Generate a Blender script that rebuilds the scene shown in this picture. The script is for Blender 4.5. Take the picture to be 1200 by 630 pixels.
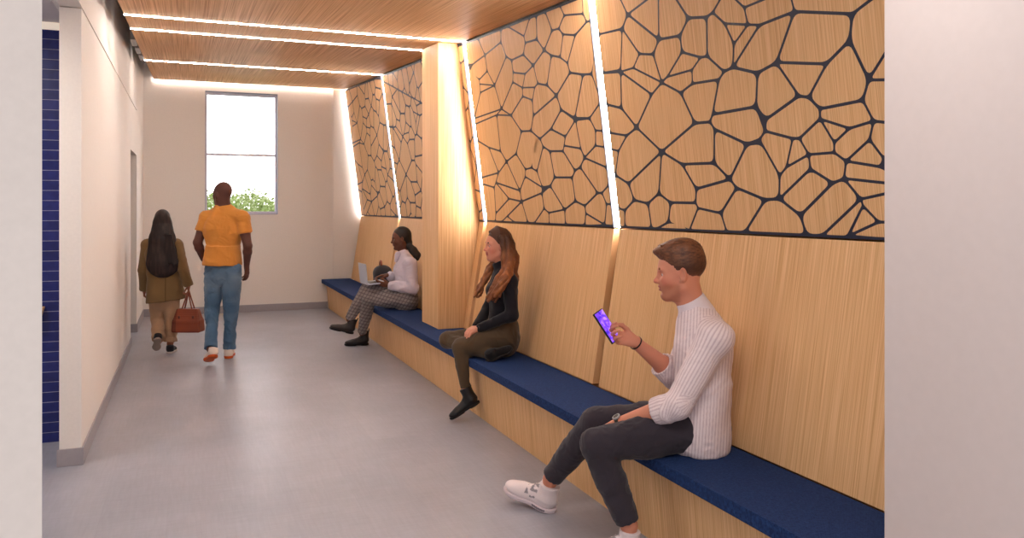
import bpy, bmesh, math, random
import numpy as np
from mathutils import Vector, Matrix, noise
random.seed(7)
for _o in list(bpy.data.objects): bpy.data.objects.remove(_o)
SC = bpy.context.scene
COL = SC.collection

# ------------------------------------------------------------------ camera
FPX, CAM_H, VPX, VPY = 944.0, 1.55, 221.0, 243.0
YAW = math.atan((600 - VPX) / FPX)
cd = bpy.data.cameras.new('camera'); cam = bpy.data.objects.new('camera', cd); COL.objects.link(cam)
cd.sensor_fit = 'HORIZONTAL'; cd.sensor_width = 36.0; cd.lens = 36.0 * FPX / 1200.0
cd.shift_x = 0.0; cd.shift_y = -(315 - VPY) / 1200.0
cd.clip_start = 0.02; cd.clip_end = 300
cam.location = (0, 0, CAM_H); cam.rotation_euler = (math.pi / 2, 0, -YAW)
SC.camera = cam
# ------------------------------------------------------------------ world, lights, exposure
W = bpy.data.worlds.new('daylight'); SC.world = W; W.use_nodes = True
_n = W.node_tree; _bg = _n.nodes['Background']          # bright sky beyond the window wall, softer daylight behind the camera
_tc = _n.nodes.new('ShaderNodeTexCoord'); _sx = _n.nodes.new('ShaderNodeSeparateXYZ'); _mr = _n.nodes.new('ShaderNodeMapRange')
_n.links.new(_tc.outputs['Generated'], _sx.inputs[0]); _n.links.new(_sx.outputs['Y'], _mr.inputs['Value'])
_mr.inputs['From Min'].default_value = -0.2; _mr.inputs['From Max'].default_value = 0.7
_mr.inputs['To Min'].default_value = 0.0; _mr.inputs['To Max'].default_value = 1.0
_cr = _n.nodes.new('ShaderNodeMix'); _cr.data_type = 'RGBA'; _n.links.new(_mr.outputs[0], _cr.inputs[0])
_cr.inputs[6].default_value = (0.60, 0.57, 0.55, 1); _cr.inputs[7].default_value = (3.9, 3.75, 3.85, 1)
_n.links.new(_cr.outputs[2], _bg.inputs[0]); _bg.inputs[1].default_value = 1.0
def area(name, loc, rot, sx, sy, power, col):
    l = bpy.data.lights.new(name, 'AREA'); l.shape = 'RECTANGLE'; l.size = sx; l.size_y = sy
    l.energy = power; l.color = col
    o = bpy.data.objects.new(name, l); o.location = loc; o.rotation_euler = rot; COL.objects.link(o); return o
area('corridor_fill_light', (0.9, 1.62, 2.70), (math.radians(12), math.radians(8), 0), 1.8, 0.3, 15, (1.0, 0.94, 0.88))  # added fill above the opening, brightens the near panels; not an actual ceiling lamp
area('behind_camera_fill', (0.6, -1.5, 1.6), (math.radians(90), 0, 0), 4.5, 2.4, 9, (1.0, 0.95, 0.91))  # invented fill from behind the camera, no real glazing there
area('tile_room_fill', (-1.6, 4.6, 2.70), (0, 0, 0), 0.8, 1.2, 20, (1.0, 0.92, 0.86))  # unseen fill, put in to brighten the tiled room
SC.view_settings.view_transform = 'Standard'; SC.view_settings.look = 'None'
SC.view_settings.gamma = 1.0; SC.view_settings.use_curve_mapping = False
SC.view_settings.exposure = 0.72
STRIP_POWER = 42.0

def at(px, py, D=None, X=None, Y=None, Z=None):
    """a point of the place on the line of sight through a pixel of the 1200x630 frame"""
    u = (px - 600) / FPX; v = (VPY - py) / FPX; s, c = math.sin(YAW), math.cos(YAW)
    d = (u * c + s, -u * s + c, v)
    if D is None:
        D = X / d[0] if X is not None else Y / d[1] if Y is not None else (Z - CAM_H) / d[2]
    return Vector((d[0] * D, d[1] * D, CAM_H + d[2] * D))

# ------------------------------------------------------------------ materials
def srgb(r, g, b):
    f = lambda c: (c / 255) / 12.92 if c / 255 <= 0.04045 else ((c / 255 + 0.055) / 1.055) ** 2.4
    return (f(r), f(g), f(b), 1)
def new_mat(name):
    m = bpy.data.materials.new(name); m.use_nodes = True
    nt = m.node_tree; return m, nt, nt.nodes['Principled BSDF']
def mk(nt, t, **kw):
    n = nt.nodes.new(t)
    for k, v in kw.items(): setattr(n, k, v)
    return n
def ramp(nt, stops, fac):
    r = mk(nt, 'ShaderNodeValToRGB')
    while len(r.color_ramp.elements) < len(stops): r.color_ramp.elements.new(0.5)
    for e, (p, c) in zip(r.color_ramp.elements, stops): e.position = p; e.color = c
    nt.links.new(fac, r.inputs[0]); return r.outputs[0]
def coord(nt, scale, rot=(0, 0, 0), kind='Object'):
    tc = mk(nt, 'ShaderNodeTexCoord'); mp = mk(nt, 'ShaderNodeMapping')
    mp.inputs['Scale'].default_value = scale; mp.inputs['Rotation'].default_value = rot
    nt.links.new(tc.outputs[kind], mp.inputs[0]); return mp.outputs[0]
def noise_n(nt, vec, scale=1, detail=3, rough=0.55, dist=0):
    n = mk(nt, 'ShaderNodeTexNoise'); n.inputs['Scale'].default_value = scale
    n.inputs['Detail'].default_value = detail; n.inputs['Roughness'].default_value = rough
    n.inputs['Distortion'].default_value = dist
    nt.links.new(vec, n.inputs['Vector']); return n.outputs[0]
def bump(nt, bs, h, strength, dist=0.01):
    b = mk(nt, 'ShaderNodeBump'); b.inputs['Strength'].default_value = strength
    b.inputs['Distance'].default_value = dist
    nt.links.new(h, b.inputs['Height']); nt.links.new(b.outputs[0], bs.inputs['Normal'])
def mix(nt, a, b, fac, mode='MULTIPLY'):
    m = mk(nt, 'ShaderNodeMix', data_type='RGBA', blend_type=mode)
    for s, v in ((6, a), (7, b), (0, fac)):
        if isinstance(v, (int, float, tuple)): m.inputs[s].default_value = v
        else: nt.links.new(v, m.inputs[s])
    return m.outputs[2]
def plain(name, col, rough=0.6, metal=0.0, var=0.06, scale=30, bmp=0.0, spec=0.5, bdist=0.002):
    m, nt, bs = new_mat(name)
    n = noise_n(nt, coord(nt, (1, 1, 1)), scale, 4)
    lo = tuple(c * (1 - var) for c in col[:3]) + (1,); hi = tuple(min(1, c * (1 + var)) for c in col[:3]) + (1,)
    nt.links.new(ramp(nt, [(0.3, lo), (0.7, hi)], n), bs.inputs['Base Color'])
    bs.inputs['Roughness'].default_value = rough; bs.inputs['Metallic'].default_value = metal
    bs.inputs['Specular IOR Level'].default_value = spec
    if bmp: bump(nt, bs, n, bmp, bdist)
    return m
def wood(name, dark, light, along='Z', rough=0.5):
    m, nt, bs = new_mat(name)
    s = {'Z': (2, 175, 1.6), 'C': (175, 175, 1.6), 'Y': (130, 0.6, 2)}[along]
    s2 = {'Z': (1, 26, 0.3), 'C': (26, 26, 0.3), 'Y': (26, 0.3, 1)}[along]
    a = noise_n(nt, coord(nt, s), 1, 3, 0.6, 0.15)
    b = noise_n(nt, coord(nt, s2), 1, 4, 0.6, 0.3)
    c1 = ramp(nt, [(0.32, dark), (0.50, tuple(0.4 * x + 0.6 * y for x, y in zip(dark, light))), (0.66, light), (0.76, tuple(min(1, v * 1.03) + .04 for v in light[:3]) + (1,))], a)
    c2 = ramp(nt, [(0.3, (0.95, 0.94, 0.93, 1)), (0.7, (1, 1, 1, 1))], b)
    nt.links.new(mix(nt, c1, c2, 1.0), bs.inputs['Base Color'])
    bs.inputs['Roughness'].default_value = rough; bs.inputs['Specular IOR Level'].default_value = 0.15
    bump(nt, bs, a, 0.15, 0.0006)
    return m
def emit(name, col, strength):
    m, nt, bs = new_mat(name)
    bs.inputs['Base Color'].default_value = col; bs.inputs['Emission Color'].default_value = col
    bs.inputs['Emission Strength'].default_value = strength; return m

M = {}
M['wall'] = plain('painted_wall', srgb(234, 227, 222), 0.7, var=0.02, scale=60, bmp=0.05)
M['ceil'] = plain('ceiling_paint', srgb(226, 220, 220), 0.8, var=0.015)
M['base'] = plain('rubber_baseboard', srgb(158, 152, 158), 0.5, var=0.04)
M['wood'] = wood('light_oak_veneer', srgb(206, 156, 104), srgb(238, 196, 148), 'Z')
M['wood_c'] = wood('oak_column_veneer', srgb(206, 156, 104), srgb(238, 196, 148), 'C')
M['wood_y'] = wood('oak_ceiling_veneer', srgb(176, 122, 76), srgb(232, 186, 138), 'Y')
M['wood_bench'] = wood('oak_bench_veneer', srgb(206, 156, 104), srgb(238, 196, 148), 'Z')
M['wood_edge'] = wood('oak_edge', srgb(150, 100, 58), srgb(182, 130, 82), 'Z')
M['navy'] = plain('navy_backing', srgb(26, 32, 56), 0.55, var=0.1)
M['led'] = emit('led_diffuser', (1.0, 0.95, 0.89, 1), STRIP_POWER)
M['led_soft'] = emit('soft_led_diffuser', (1.0, 0.95, 0.89, 1), STRIP_POWER * 0.35)
M['alu'] = plain('grey_aluminium', srgb(150, 148, 152), 0.4, 0.3, var=0.03)
M['frame'] = plain('window_frame_grey', srgb(228, 224, 236), 0.45, 0.0, var=0.02)
def fabric_mat():
    m, nt, bs = new_mat('navy_woven_fabric')
    v = coord(nt, (1, 1, 1))
    w1 = mk(nt, 'ShaderNodeTexWave', bands_direction='X'); w1.inputs['Scale'].default_value = 55; w1.inputs['Distortion'].default_value = 3
    w2 = mk(nt, 'ShaderNodeTexWave', bands_direction='Y'); w2.inputs['Scale'].default_value = 55; w2.inputs['Distortion'].default_value = 3
    w3 = mk(nt, 'ShaderNodeTexWave', bands_direction='Z'); w3.inputs['Scale'].default_value = 55; w3.inputs['Distortion'].default_value = 3
    for w in (w1, w2, w3): nt.links.new(v, w.inputs[0]); w.inputs['Detail'].default_value = 2
    a = mk(nt, 'ShaderNodeMath', operation='MAXIMUM'); nt.links.new(w1.outputs[1], a.inputs[0]); nt.links.new(w2.outputs[1], a.inputs[1])
    b = mk(nt, 'ShaderNodeMath', operation='MULTIPLY'); nt.links.new(a.outputs[0], b.inputs[0]); nt.links.new(w3.outputs[1], b.inputs[1])
    c1 = ramp(nt, [(0.1, srgb(13, 25, 56)), (0.9, srgb(38, 66, 118))], a.outputs[0])
    n = noise_n(nt, coord(nt, (1, 1, 1)), 90, 3)
    c2 = ramp(nt, [(0.3, (0.6, 0.6, 0.65, 1)), (0.7, (1.1, 1.1, 1.1, 1))], n)
    nt.links.new(mix(nt, c1, c2, 1.0), bs.inputs['Base Color'])
    bs.inputs['Roughness'].default_value = 0.9; bs.inputs['Specular IOR Level'].default_value = 0.2
    bump(nt, bs, a.outputs[0], 0.5, 0.002); return m
M['fabric'] = fabric_mat()
def floor_mat():
    m, nt, bs = new_mat('grey_vinyl_floor')
    v = coord(nt, (1, 1, 1))
    n1 = noise_n(nt, v, 1.3, 5, 0.6)
    n2 = noise_n(nt, coord(nt, (60, 5, 1)), 1, 4, 0.6)
    n3 = noise_n(nt, coord(nt, (5, 60, 1)), 1, 4, 0.6)
    br = mk(nt, 'ShaderNodeTexBrick'); nt.links.new(coord(nt, (1, 1, 1), (0, 0, math.pi / 2)), br.inputs[0])
    br.inputs['Scale'].default_value = 1; br.inputs['Brick Width'].default_value = 0.62; br.inputs['Row Height'].default_value = 0.31
    br.inputs['Mortar Size'].default_value = 0.0015; br.inputs['Mortar Smooth'].default_value = 1
    br.inputs['Color1'].default_value = (0.94, 0.94, 0.95, 1); br.inputs['Color2'].default_value = (1, 1, 1, 1); br.inputs['Mortar'].default_value = (0.9, 0.89, 0.89, 1)
    c = ramp(nt, [(0.3, srgb(150, 150, 160)), (0.7, srgb(167, 167, 178))], n1)
    c = mix(nt, c, ramp(nt, [(0.3, (0.93, 0.93, 0.93, 1)), (0.7, (1.03, 1.03, 1.03, 1))], n2), 1.0)
    c = mix(nt, c, ramp(nt, [(0.3, (0.94, 0.94, 0.94, 1)), (0.7, (1.02, 1.02, 1.02, 1))], n3), 1.0)
    c = mix(nt, c, br.outputs[0], 1.0)
    nt.links.new(c, bs.inputs['Base Color'])
    bs.inputs['Roughness'].default_value = 0.38; bs.inputs['Specular IOR Level'].default_value = 0.45
    return m
M['floor'] = floor_mat()
def tile_mat():
    m, nt, bs = new_mat('glossy_navy_tile')
    br = mk(nt, 'ShaderNodeTexBrick'); nt.links.new(coord(nt, (1, 1, 1), (math.pi / 2, 0, 0)), br.inputs[0])
    br.inputs['Scale'].default_value = 1; br.inputs['Brick Width'].default_value = 0.26; br.inputs['Row Height'].default_value = 0.0665
    br.inputs['Mortar Size'].default_value = 0.0022; br.inputs['Mortar Smooth'].default_value = 0.2
    br.inputs['Color1'].default_value = srgb(22, 34, 104); br.inputs['Color2'].default_value = srgb(32, 42, 118); br.inputs['Mortar'].default_value = srgb(150, 150, 175)
    n = noise_n(nt, coord(nt, (1, 1, 1)), 25, 3)
    nt.links.new(mix(nt, br.outputs[0], ramp(nt, [(0.3, (0.75, 0.75, 0.8, 1)), (0.7, (1.1, 1.1, 1.1, 1))], n), 1.0), bs.inputs['Base Color'])
    bs.inputs['Roughness'].default_value = 0.3; return m
M['tile'] = tile_mat()

# ------------------------------------------------------------------ mesh helpers (every mesh is given in world coordinates)
ORG = {}
def link(name, verts, faces, mat, parent=None, origin=None, smooth=False):
    if parent is not None: org = ORG[parent.name]
    elif origin is not None: org = Vector(origin)
    else:
        a = np.array([tuple(v) for v in verts]); lo, hi = a.min(0), a.max(0)
        org = Vector(((lo[0] + hi[0]) / 2, (lo[1] + hi[1]) / 2, lo[2]))
    me = bpy.data.meshes.new(name)
    if isinstance(verts, np.ndarray): verts = (verts - np.array(org)).tolist()
    else: verts = [tuple(Vector(v) - org) for v in verts]
    me.from_pydata(verts, [], faces if not isinstance(faces, np.ndarray) else faces.tolist()); me.update()
    if mat is not None: me.materials.append(mat)
    o = bpy.data.objects.new(name, me); COL.objects.link(o)
    if parent is not None: o.parent = parent
    else: o.location = org
    ORG[o.name] = org.copy()
    if smooth: me.shade_smooth()
    return o
def empty(name, loc):
    o = bpy.data.objects.new(name, None); COL.objects.link(o); o.location = loc; o.empty_display_size = 0.1
    ORG[o.name] = Vector(loc); return o
def tag(o, label, cat, group=None):
    o['label'] = label; o['category'] = cat; o['kind'] = 'thing'
    if group: o['group'] = group
    return o
def struct(o): o['kind'] = 'structure'; return o
class MB:
    def __init__(s): s.v = []; s.f = []
    def add(s, vs, fs):
        n = len(s.v); s.v += [Vector(v) for v in vs]; s.f += [tuple(i + n for i in f) for f in fs]; return s
    def box(s, x0, x1, y0, y1, z0, z1):
        vs = [(x, y, z) for x in (x0, x1) for y in (y0, y1) for z in (z0, z1)]
        return s.add(vs, [(0, 1, 3, 2), (4, 6, 7, 5), (0, 4, 5, 1), (2, 3, 7, 6), (0, 2, 6, 4), (1, 5, 7, 3)])
    def hexa(s, p):      # p: 8 points, bottom ring of 4 then top ring of 4
        return s.add(p, [(3, 2, 1, 0), (4, 5, 6, 7), (0, 1, 5, 4), (1, 2, 6, 5), (2, 3, 7, 6), (3, 0, 4, 7)])
    def tube(s, pts, r, n=10, closed=False):
        pts = [Vector(p) for p in pts]; rs = r if isinstance(r, (list, tuple)) else [r] * len(pts); rings = []; vs = []
        up = None
        for i, p in enumerate(pts):
            t = (pts[min(i + 1, len(pts) - 1)] - pts[max(i - 1, 0)]).normalized()
            if up is None: up = t.orthogonal().normalized()
            up = (up - t * up.dot(t)).normalized(); w = t.cross(up)
            vs += [p + (up * math.cos(2 * math.pi * k / n) + w * math.sin(2 * math.pi * k / n)) * rs[i] for k in range(n)]
        fs = [(i * n + k, i * n + (k + 1) % n, (i + 1) * n + (k + 1) % n, (i + 1) * n + k) for i in range(len(pts) - 1) for k in range(n)]
        fs += [tuple(range(n))[::-1], tuple((len(pts) - 1) * n + k for k in range(n))]
        return s.add(vs, fs)
    def build(s, name, mat, parent=None, bevel=0, smooth=False, origin=None, seg=2):
        o = link(name, s.v, s.f, mat, parent, origin, smooth)
        bm = bmesh.new(); bm.from_mesh(o.data); bmesh.ops.recalc_face_normals(bm, faces=bm.faces)
        if bevel: bmesh.ops.bevel(bm, geom=list(bm.edges), offset=bevel, segments=seg, affect='EDGES', profile=0.6, clamp_overlap=True)
        bm.to_mesh(o.data); bm.free()
        if bevel or smooth: o.data.shade_smooth() if smooth else None
        return o
def sbox(name, mat, *b, bevel=0): return struct(MB().box(*b).build(name, mat, bevel=bevel))

# ------------------------------------------------------------------ the room
YB = 12.565                       # back wall
WL = -0.60                        # left wall face
def zc(y): return 3.375 + 0.06 * (y - 12.565)     # underside of the sloped wood ceiling
XP = lambda z: 2.487 - 0.1286 * (z - 1.417)       # patterned panel plane (leans into the room)
XB = lambda z: 2.334 + 0.1582 * (z - 0.45)        # backrest plane
ZK = 1.420                        # where the two planes meet
sbox('floor', M['floor'], -3.2, 3.0, -1.6, 12.9, -0.12, 0.0)
sbox('ceiling', M['ceil'], -0.75, 3.0, 1.0, 12.9, 3.80, 3.95)
sbox('ceiling_tile_room', M['ceil'], -3.2, -0.75, 1.52, 6.25, 2.77, 2.9)
# back wall around the window
wx0, wx1, wz0, wz1 = 0.225, 1.246, 1.447, 3.254
mb = MB(); mb.box(-0.75, wx0, YB, YB + 0.26, 0, 3.8); mb.box(wx1, 3.0, YB, YB + 0.26, 0, 3.8)
mb.box(wx0, wx1, YB, YB + 0.26, 0, wz0); mb.box(wx0, wx1, YB, YB + 0.26, wz1, 3.8)
struct(mb.build('wall_back', M['wall']))
sbox('trim_wall_back', M['wall'], 2.065, 2.6, YB - 0.03, YB, 0.455, 3.8)
# left wall: lower wall with doorway, bulkhead above
TH = 0.118
mb = MB(); mb.box(WL - TH, WL, 5.48, 9.92, 0, 2.75); mb.box(WL - TH, WL, 9.92, 11.04, 2.2, 2.75)
struct(mb.build('wall_left', M['wall']))
sbox('wall_left_far', M['wall'], WL - TH, WL, 11.04, YB, 0, 3.8)
sbox('wall_left_bulkhead', M['wall'], WL - TH, WL + 0.004, 1.52, 11.04, 2.757, 3.8)
sbox('wall_right', M['wall'], 2.75, 2.95, 1.9, YB, 0, 3.8)
sbox('wall_tile', M['tile'], -3.2, WL - TH, 6.07, 6.2, 0, 2.722)
sbox('trim_tile', emit('cove_light', (1, 0.88, 0.74, 1), 0.25), -3.2, WL - TH, 6.06, 6.2, 2.722, 2.77)
sbox('wall_tile_side', M['wall'], -3.2, -3.05, 1.52, 6.07, 0, 2.77)
sbox('wall_side_room', M['wall'], -2.2, WL - TH, 8.9, 9.0, 0, 2.75)
sbox('wall_side_room_far', M['wall'], -2.2, WL - TH, 11.9, 12.0, 0, 2.75)
sbox('wall_side_room_end', M['wall'], -2.3, -2.2, 8.9, 12.0, 0, 2.75)
sbox('ceiling_side_room', M['ceil'], -2.3, WL - TH, 8.9, 12.0, 2.75, 2.85)
# foreground walls framing the opening
xl = -0.2198 * 1.0
struct(MB().hexa([(-3.2, 1.38, 0), (-.2034, 1.38, 0), (-.27, 1.492, 0), (-3.2, 1.492, 0), (-3.2, 1.38, 3.8), (-.2034, 1.38, 3.8), (-.27, 1.492, 3.8), (-3.2, 1.492, 3.8)]).build('wall_near_left', M['wall']))
sbox('wall_near_right', plain('shaded_wall_paint', srgb(208, 196, 194), .7, var=.015), 2.016, 3.0, -1.6, 1.9, 0, 3.8)  # white wall darkened, its shade is put into the paint colour
sbox('ceiling_lobby', M['ceil'], -3.2, 3.0, -1.6, 1.0, 2.9, 3.05)
# baseboards
bh, bt = 0.105, 0.012
def base(name, *b): sbox(name, M['base'], *b, bevel=0.003)
base('baseboard_back', WL, 1.985, YB - bt, YB, 0, bh)
base('baseboard_left', WL, WL + bt, 5.468, 9.932, 0, bh)
base('baseboard_left_end', WL - TH - bt, WL, 5.468, 5.48, 0, bh)
base('baseboard_left_far', WL, WL + bt, 11.028, YB - bt, 0, bh)
base('baseboard_left_far_end', WL - TH - bt, WL, 11.028, 11.04, 0, bh)
# ---- window
wn = empty('window_1', (0.735, YB + 0.16, wz0)); wn['kind'] = 'structure'
mb = MB(); y0, y1 = YB + 0.12, YB + 0.18; fr = 0.028
mb.box(wx0, wx0 + fr, y0, y1, wz0, wz1); mb.box(wx1 - fr, wx1, y0, y1, wz0, wz1)
mb.box(wx0 + fr, wx1 - fr, y0, y1, wz0, wz0 + fr + .015); mb.box(wx0 + fr, wx1 - fr, y0, y1, wz1 - fr - 0.01, wz1)
mb.build('window_frame', M['frame'], wn)
MB().box(wx0 + fr, wx1 - fr, y0, y1, 2.320, 2.352).build('glazing_bar', M['frame'], wn)
gm, nt, bs = new_mat('window_glass'); bs.inputs['Transmission Weight'].default_value = 1; bs.inputs['Roughness'].default_value = 0; bs.inputs['IOR'].default_value = 1.02
MB().box(wx0 + fr, wx1 - fr, y0 + 0.026, y0 + 0.032, wz0 + fr, 2.32).build('glass_pane', gm, wn)
MB().box(wx0 + fr, wx1 - fr, y0 + 0.026, y0 + 0.032, 2.352, wz1 - fr).build('glass_pane', gm, wn)
# reveal lining
mb = MB(); e = 0.006; ya = YB + 0.01
mb.box(wx0 - .001, wx0 + e, ya, y0, wz0, wz1); mb.box(wx1 - e, wx1 + .001, ya, y0, wz0, wz1)
mb.box(wx0 + e, wx1 - e, ya, y0, wz1 - e, wz1); mb.box(wx0 + e, wx1 - e, ya, y0, wz0, wz0 + e)
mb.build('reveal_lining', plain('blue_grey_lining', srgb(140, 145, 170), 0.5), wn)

# ---- bench, cushion, backrests
GR = [4.43, 6.84, 10.035]; GW = 0.04
YN = 1.91                                        # near end, against the near wall
bounds = [(YN, GR[0] - GW), (GR[0] + GW, GR[1] - GW), (GR[1] + GW, GR[2] - GW), (GR[2] + GW, YB - 0.075)]
where = ['behind the man with the phone, nearest the camera', 'behind the long-haired woman, between two grooves',
         'behind the woman with the laptop, beside the column', 'at the far end beside the back wall']
mb = MB(); mb.hexa([(2.0, YN, 0), (2.70, YN, 0), (2.70, YB, 0), (2.0, YB, 0), (1.965, YN, .39), (2.70, YN, .39), (2.70, YB, .39), (1.965, YB, .39)])
tag(mb.build('oak_bench', M['wood_bench']), 'long light oak bench base running along the right wall under the navy seat pad', 'bench')
mb = MB(); mb.box(1.893, 2.33, YN, YB - 0.001, 0.392, 0.45)
cu = mb.build('bench_cushion', M['fabric'], bevel=0.006); cu.data.shade_flat()
tag(cu, 'long navy blue woven seat pad on the oak bench along the right wall', 'cushion')
def slab(X, ya, yb, za, zb, t):                   # leaning slab, thickness t behind the plane
    return MB().hexa([(X(za), ya, za), (X(za) + t, ya, za), (X(za) + t, yb, za), (X(za), yb, za),
                      (X(zb), ya, zb), (X(zb) + t, ya, zb), (X(zb) + t, yb, zb), (X(zb), yb, zb)])
for (ya, yb), w in zip(bounds, where):
    o = slab(XB, ya, yb, 0.452, ZK - 0.004, 0.045).build('oak_wall_panel', M['wood'], bevel=0.0015)
    tag(o, 'plain oak backrest panel ' + w, 'panel', 'oak backrest panels above the bench')
# dark backing behind the grooves (both planes)
mb = slab(lambda z: XB(z) + 0.06, YN, YB - .03, 0.40, ZK, 0.02)
tag(mb.build('groove_board', M['wood_edge']), 'brown board seen inside the grooves between the oak backrest panels', 'panel')

# ---- patterned panels
A1S = {}
def P(ox, oy, sc, **kw):
    for k, (x, y) in kw.items(): A1S[k] = (ox + x / sc, oy + y / sc)
P(700, 0, 4.5, a0=(-60, 195), a0b=(-60, -30), a1=(160, 75), a2=(132, 152), a3=(0, 185), a4=(322, -30), a5=(325, 208), a6=(437, 188), a7=(480, 95), a8=(578, 90), a9=(610, 65),
  a10=(665, -30), a11=(400, -30), a12=(300, -30), a13=(110, -30), a14=(222, 285), a15=(295, 288), a17=(124, 378), a17l=(30, 385), a17m=(0, 390), a19=(190, 358), a20=(340, 434),
  a21=(288, 497), a22=(447, 276), a23=(545, 303), a24=(580, 298), a25=(500, 368), a26=(502, 440), a27=(440, 488), a28=(370, 405), a29=(642, 418), a30=(668, 378), a31=(715, 355),
  a32=(722, 232), a33=(673, 124), a34=(795, 130), a35=(775, 40), a36=(690, -10), a38=(608, 603), a39=(128, 570), a39l=(40, 548), a36t=(690, -40))
P(700, 135, 4.5, b1=(208, 65), b2=(340, 192), b3=(515, 42), b4=(595, 35), b5=(618, 72), b6=(790, 152), b7=(700, 338), b8=(735, 382), b9=(617, 252), b10=(447, 258),
  b12=(165, 360), b13=(95, 315), b13l=(20, 270), b14=(195, 447), b15=(268, 465), b16=(325, 412), b17=(387, 460), b18=(520, 462), b19=(522, 388), b20=(532, 490), b21=(652, 517),
  b22=(145, 502), b22l=(60, 470), b23=(112, 188), b23l=(20, 165), b24=(155, 108), b24l=(20, 85), b25=(145, 596), b25l=(60, 593), b26=(288, 600), b27=(487, 606), b28=(682, 612),
  b29=(375, 565), b30=(440, 565), b31=(310, 600))
P(860, 0, 4.5, d3=(135, 132), d4=(320, 60), d4t=(298, -30), d5=(625, 72), d6=(760, -30), d6b=(850, -80), d7=(612, 212), d8=(712, 422), d9=(830, 420), d10=(682, 530), d11=(455, 575),
  d12=(395, 512), d13=(345, 505), d14=(488, 338), d15=(225, 330), d16=(125, 385), d19=(118, 562), d20=(170, 630), dt=(850, 200), d35t=(200, -20))
P(860, 140, 4.345, e1=(160, 60), e2=(132, 102), e3=(68, 125), e7=(160, 408), e8=(232, 403), e9=(235, 285), e10=(300, 97), e11=(335, 97), e12=(382, 178), e13=(268, 243),
  e14=(390, 250), e15=(505, 322), e16=(562, 300), e17=(572, 212), e18=(512, 168), e19=(512, 118), e20=(590, 45), e21=(440, -3), e22=(712, 8), e23=(840, 22), e24=(692, 102),
  e25=(765, 200), e26=(745, 240), e27=(840, 330), e30=(840, 330), e31=(648, 405), e32=(840, 362), e33=(738, 522), e34=(840, 522), e35=(658, 438), e36=(585, 592), e36b=(575, 603),
  e37=(445, 598), e38=(340, 488), e39=(372, 593), e40=(55, 577), e41=(840, 615), e25r=(840, 150), e26r=(840, 290))
CELLS_C = ['a0 a3 a2 a1 a13 a0b', 'a13 a1 a12', 'a12 a1 a5 a4', 'a4 a5 a6 a7 a11', 'a11 a7 a8 a9 a10', 'a2 a14 a15 a5 a1', 'a2 a17 a19 a14', 'a0 a3 a2 a17 a17l a17m',
           'a14 a19 a20 a15', 'a19 a17 a21 a20', 'a5 a15 a20 a28 a22 a6', 'a6 a22 a23 a24 a8 a7', 'a22 a28 a25 a23', 'a28 a20 a27 a26 a25', 'a23 a25 a26 a29 a30 a24',
           'a8 a24 a30 a31 a32 a33 a9', 'a33 a32 a34', 'a9 a33 a34 a35 a36t a10', 'a17l a17 a39 a39l', 'a17 a39 b1 a21', 'a39l a39 b1 b24 b24l', 'b24l b24 b23 b23l', 'a21 b1 b2 b3 a27 a20',
           'a26 a27 b3 b4 a38 a29', 'b1 b24 b23 b13 b12 b2', 'b23l b23 b13 b13l', 'b2 b12 b14 b15 b16', 'b2 b3 b4 b5 b9 b10', 'b2 b16 b17 b18 b19 b10', 'b10 b19 b7 b9', 'b5 b9 b7 b6',
           'b13l b13 b12 b14 b22 b22l', 'b22l b22 b25 b25l', 'b22 b14 b15 b26 b25', 'b15 b16 b17 b29 b31 b26', 'b17 b18 b20 b27 b30 b29', 'b29 b30 b27 b31', 'b19 b18 b20 b21 b8 b7',
           'b20 b21 b28 b27', 'b4 a38 d19 e1 e2 e3 b6 b5', 'a29 a30 a31 d16 d19 a38', 'a32 a34 d3 a31', 'a34 d3 d4 d4t d35t a35', 'a35 a36t d35t', 'd3 d4 d15 d16 a31', 'd4 d5 d7 d14 d15', 'd4t d4 d5 d6',
           'd6 d5 d7 d8 dt d6b', 'd15 d14 d12 d13', 'd15 d13 d20 d19 d16', 'd14 d7 d8 d10 d11 d12', 'dt d8 d9', 'd8 d10 e22 e23 d9', 'd13 d12 d11 e21 e11 e10 e1 d20', 'd11 d10 e22 e20 e21',
           'e21 e20 e19', 'e11 e21 e19 e18 e12', 'e19 e20 e22 e24 e17 e18', 'e22 e23 e25r e25 e24', 'e24 e25 e26 e17', 'e26 e26r e27 e16 e17', 'e16 e30 e32 e31', 'e12 e18 e17 e16 e15 e14',
           'e10 e11 e12 e13', 'e1 e10 e13 e9 e2', 'e2 e9 e8 e7 b8 b7 b6 e3', 'e13 e12 e14 e8 e9', 'e8 e14 e15 e38', 'e15 e16 e31 e37 e39 e38', 'e31 e35 e36b e37', 'e31 e32 e34 e33 e35',
           'e35 e33 e36', 'e36 e33 e34 e41', 'b8 e7 e40 b28 b21', 'e7 e8 e38 e39 e40']
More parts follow.
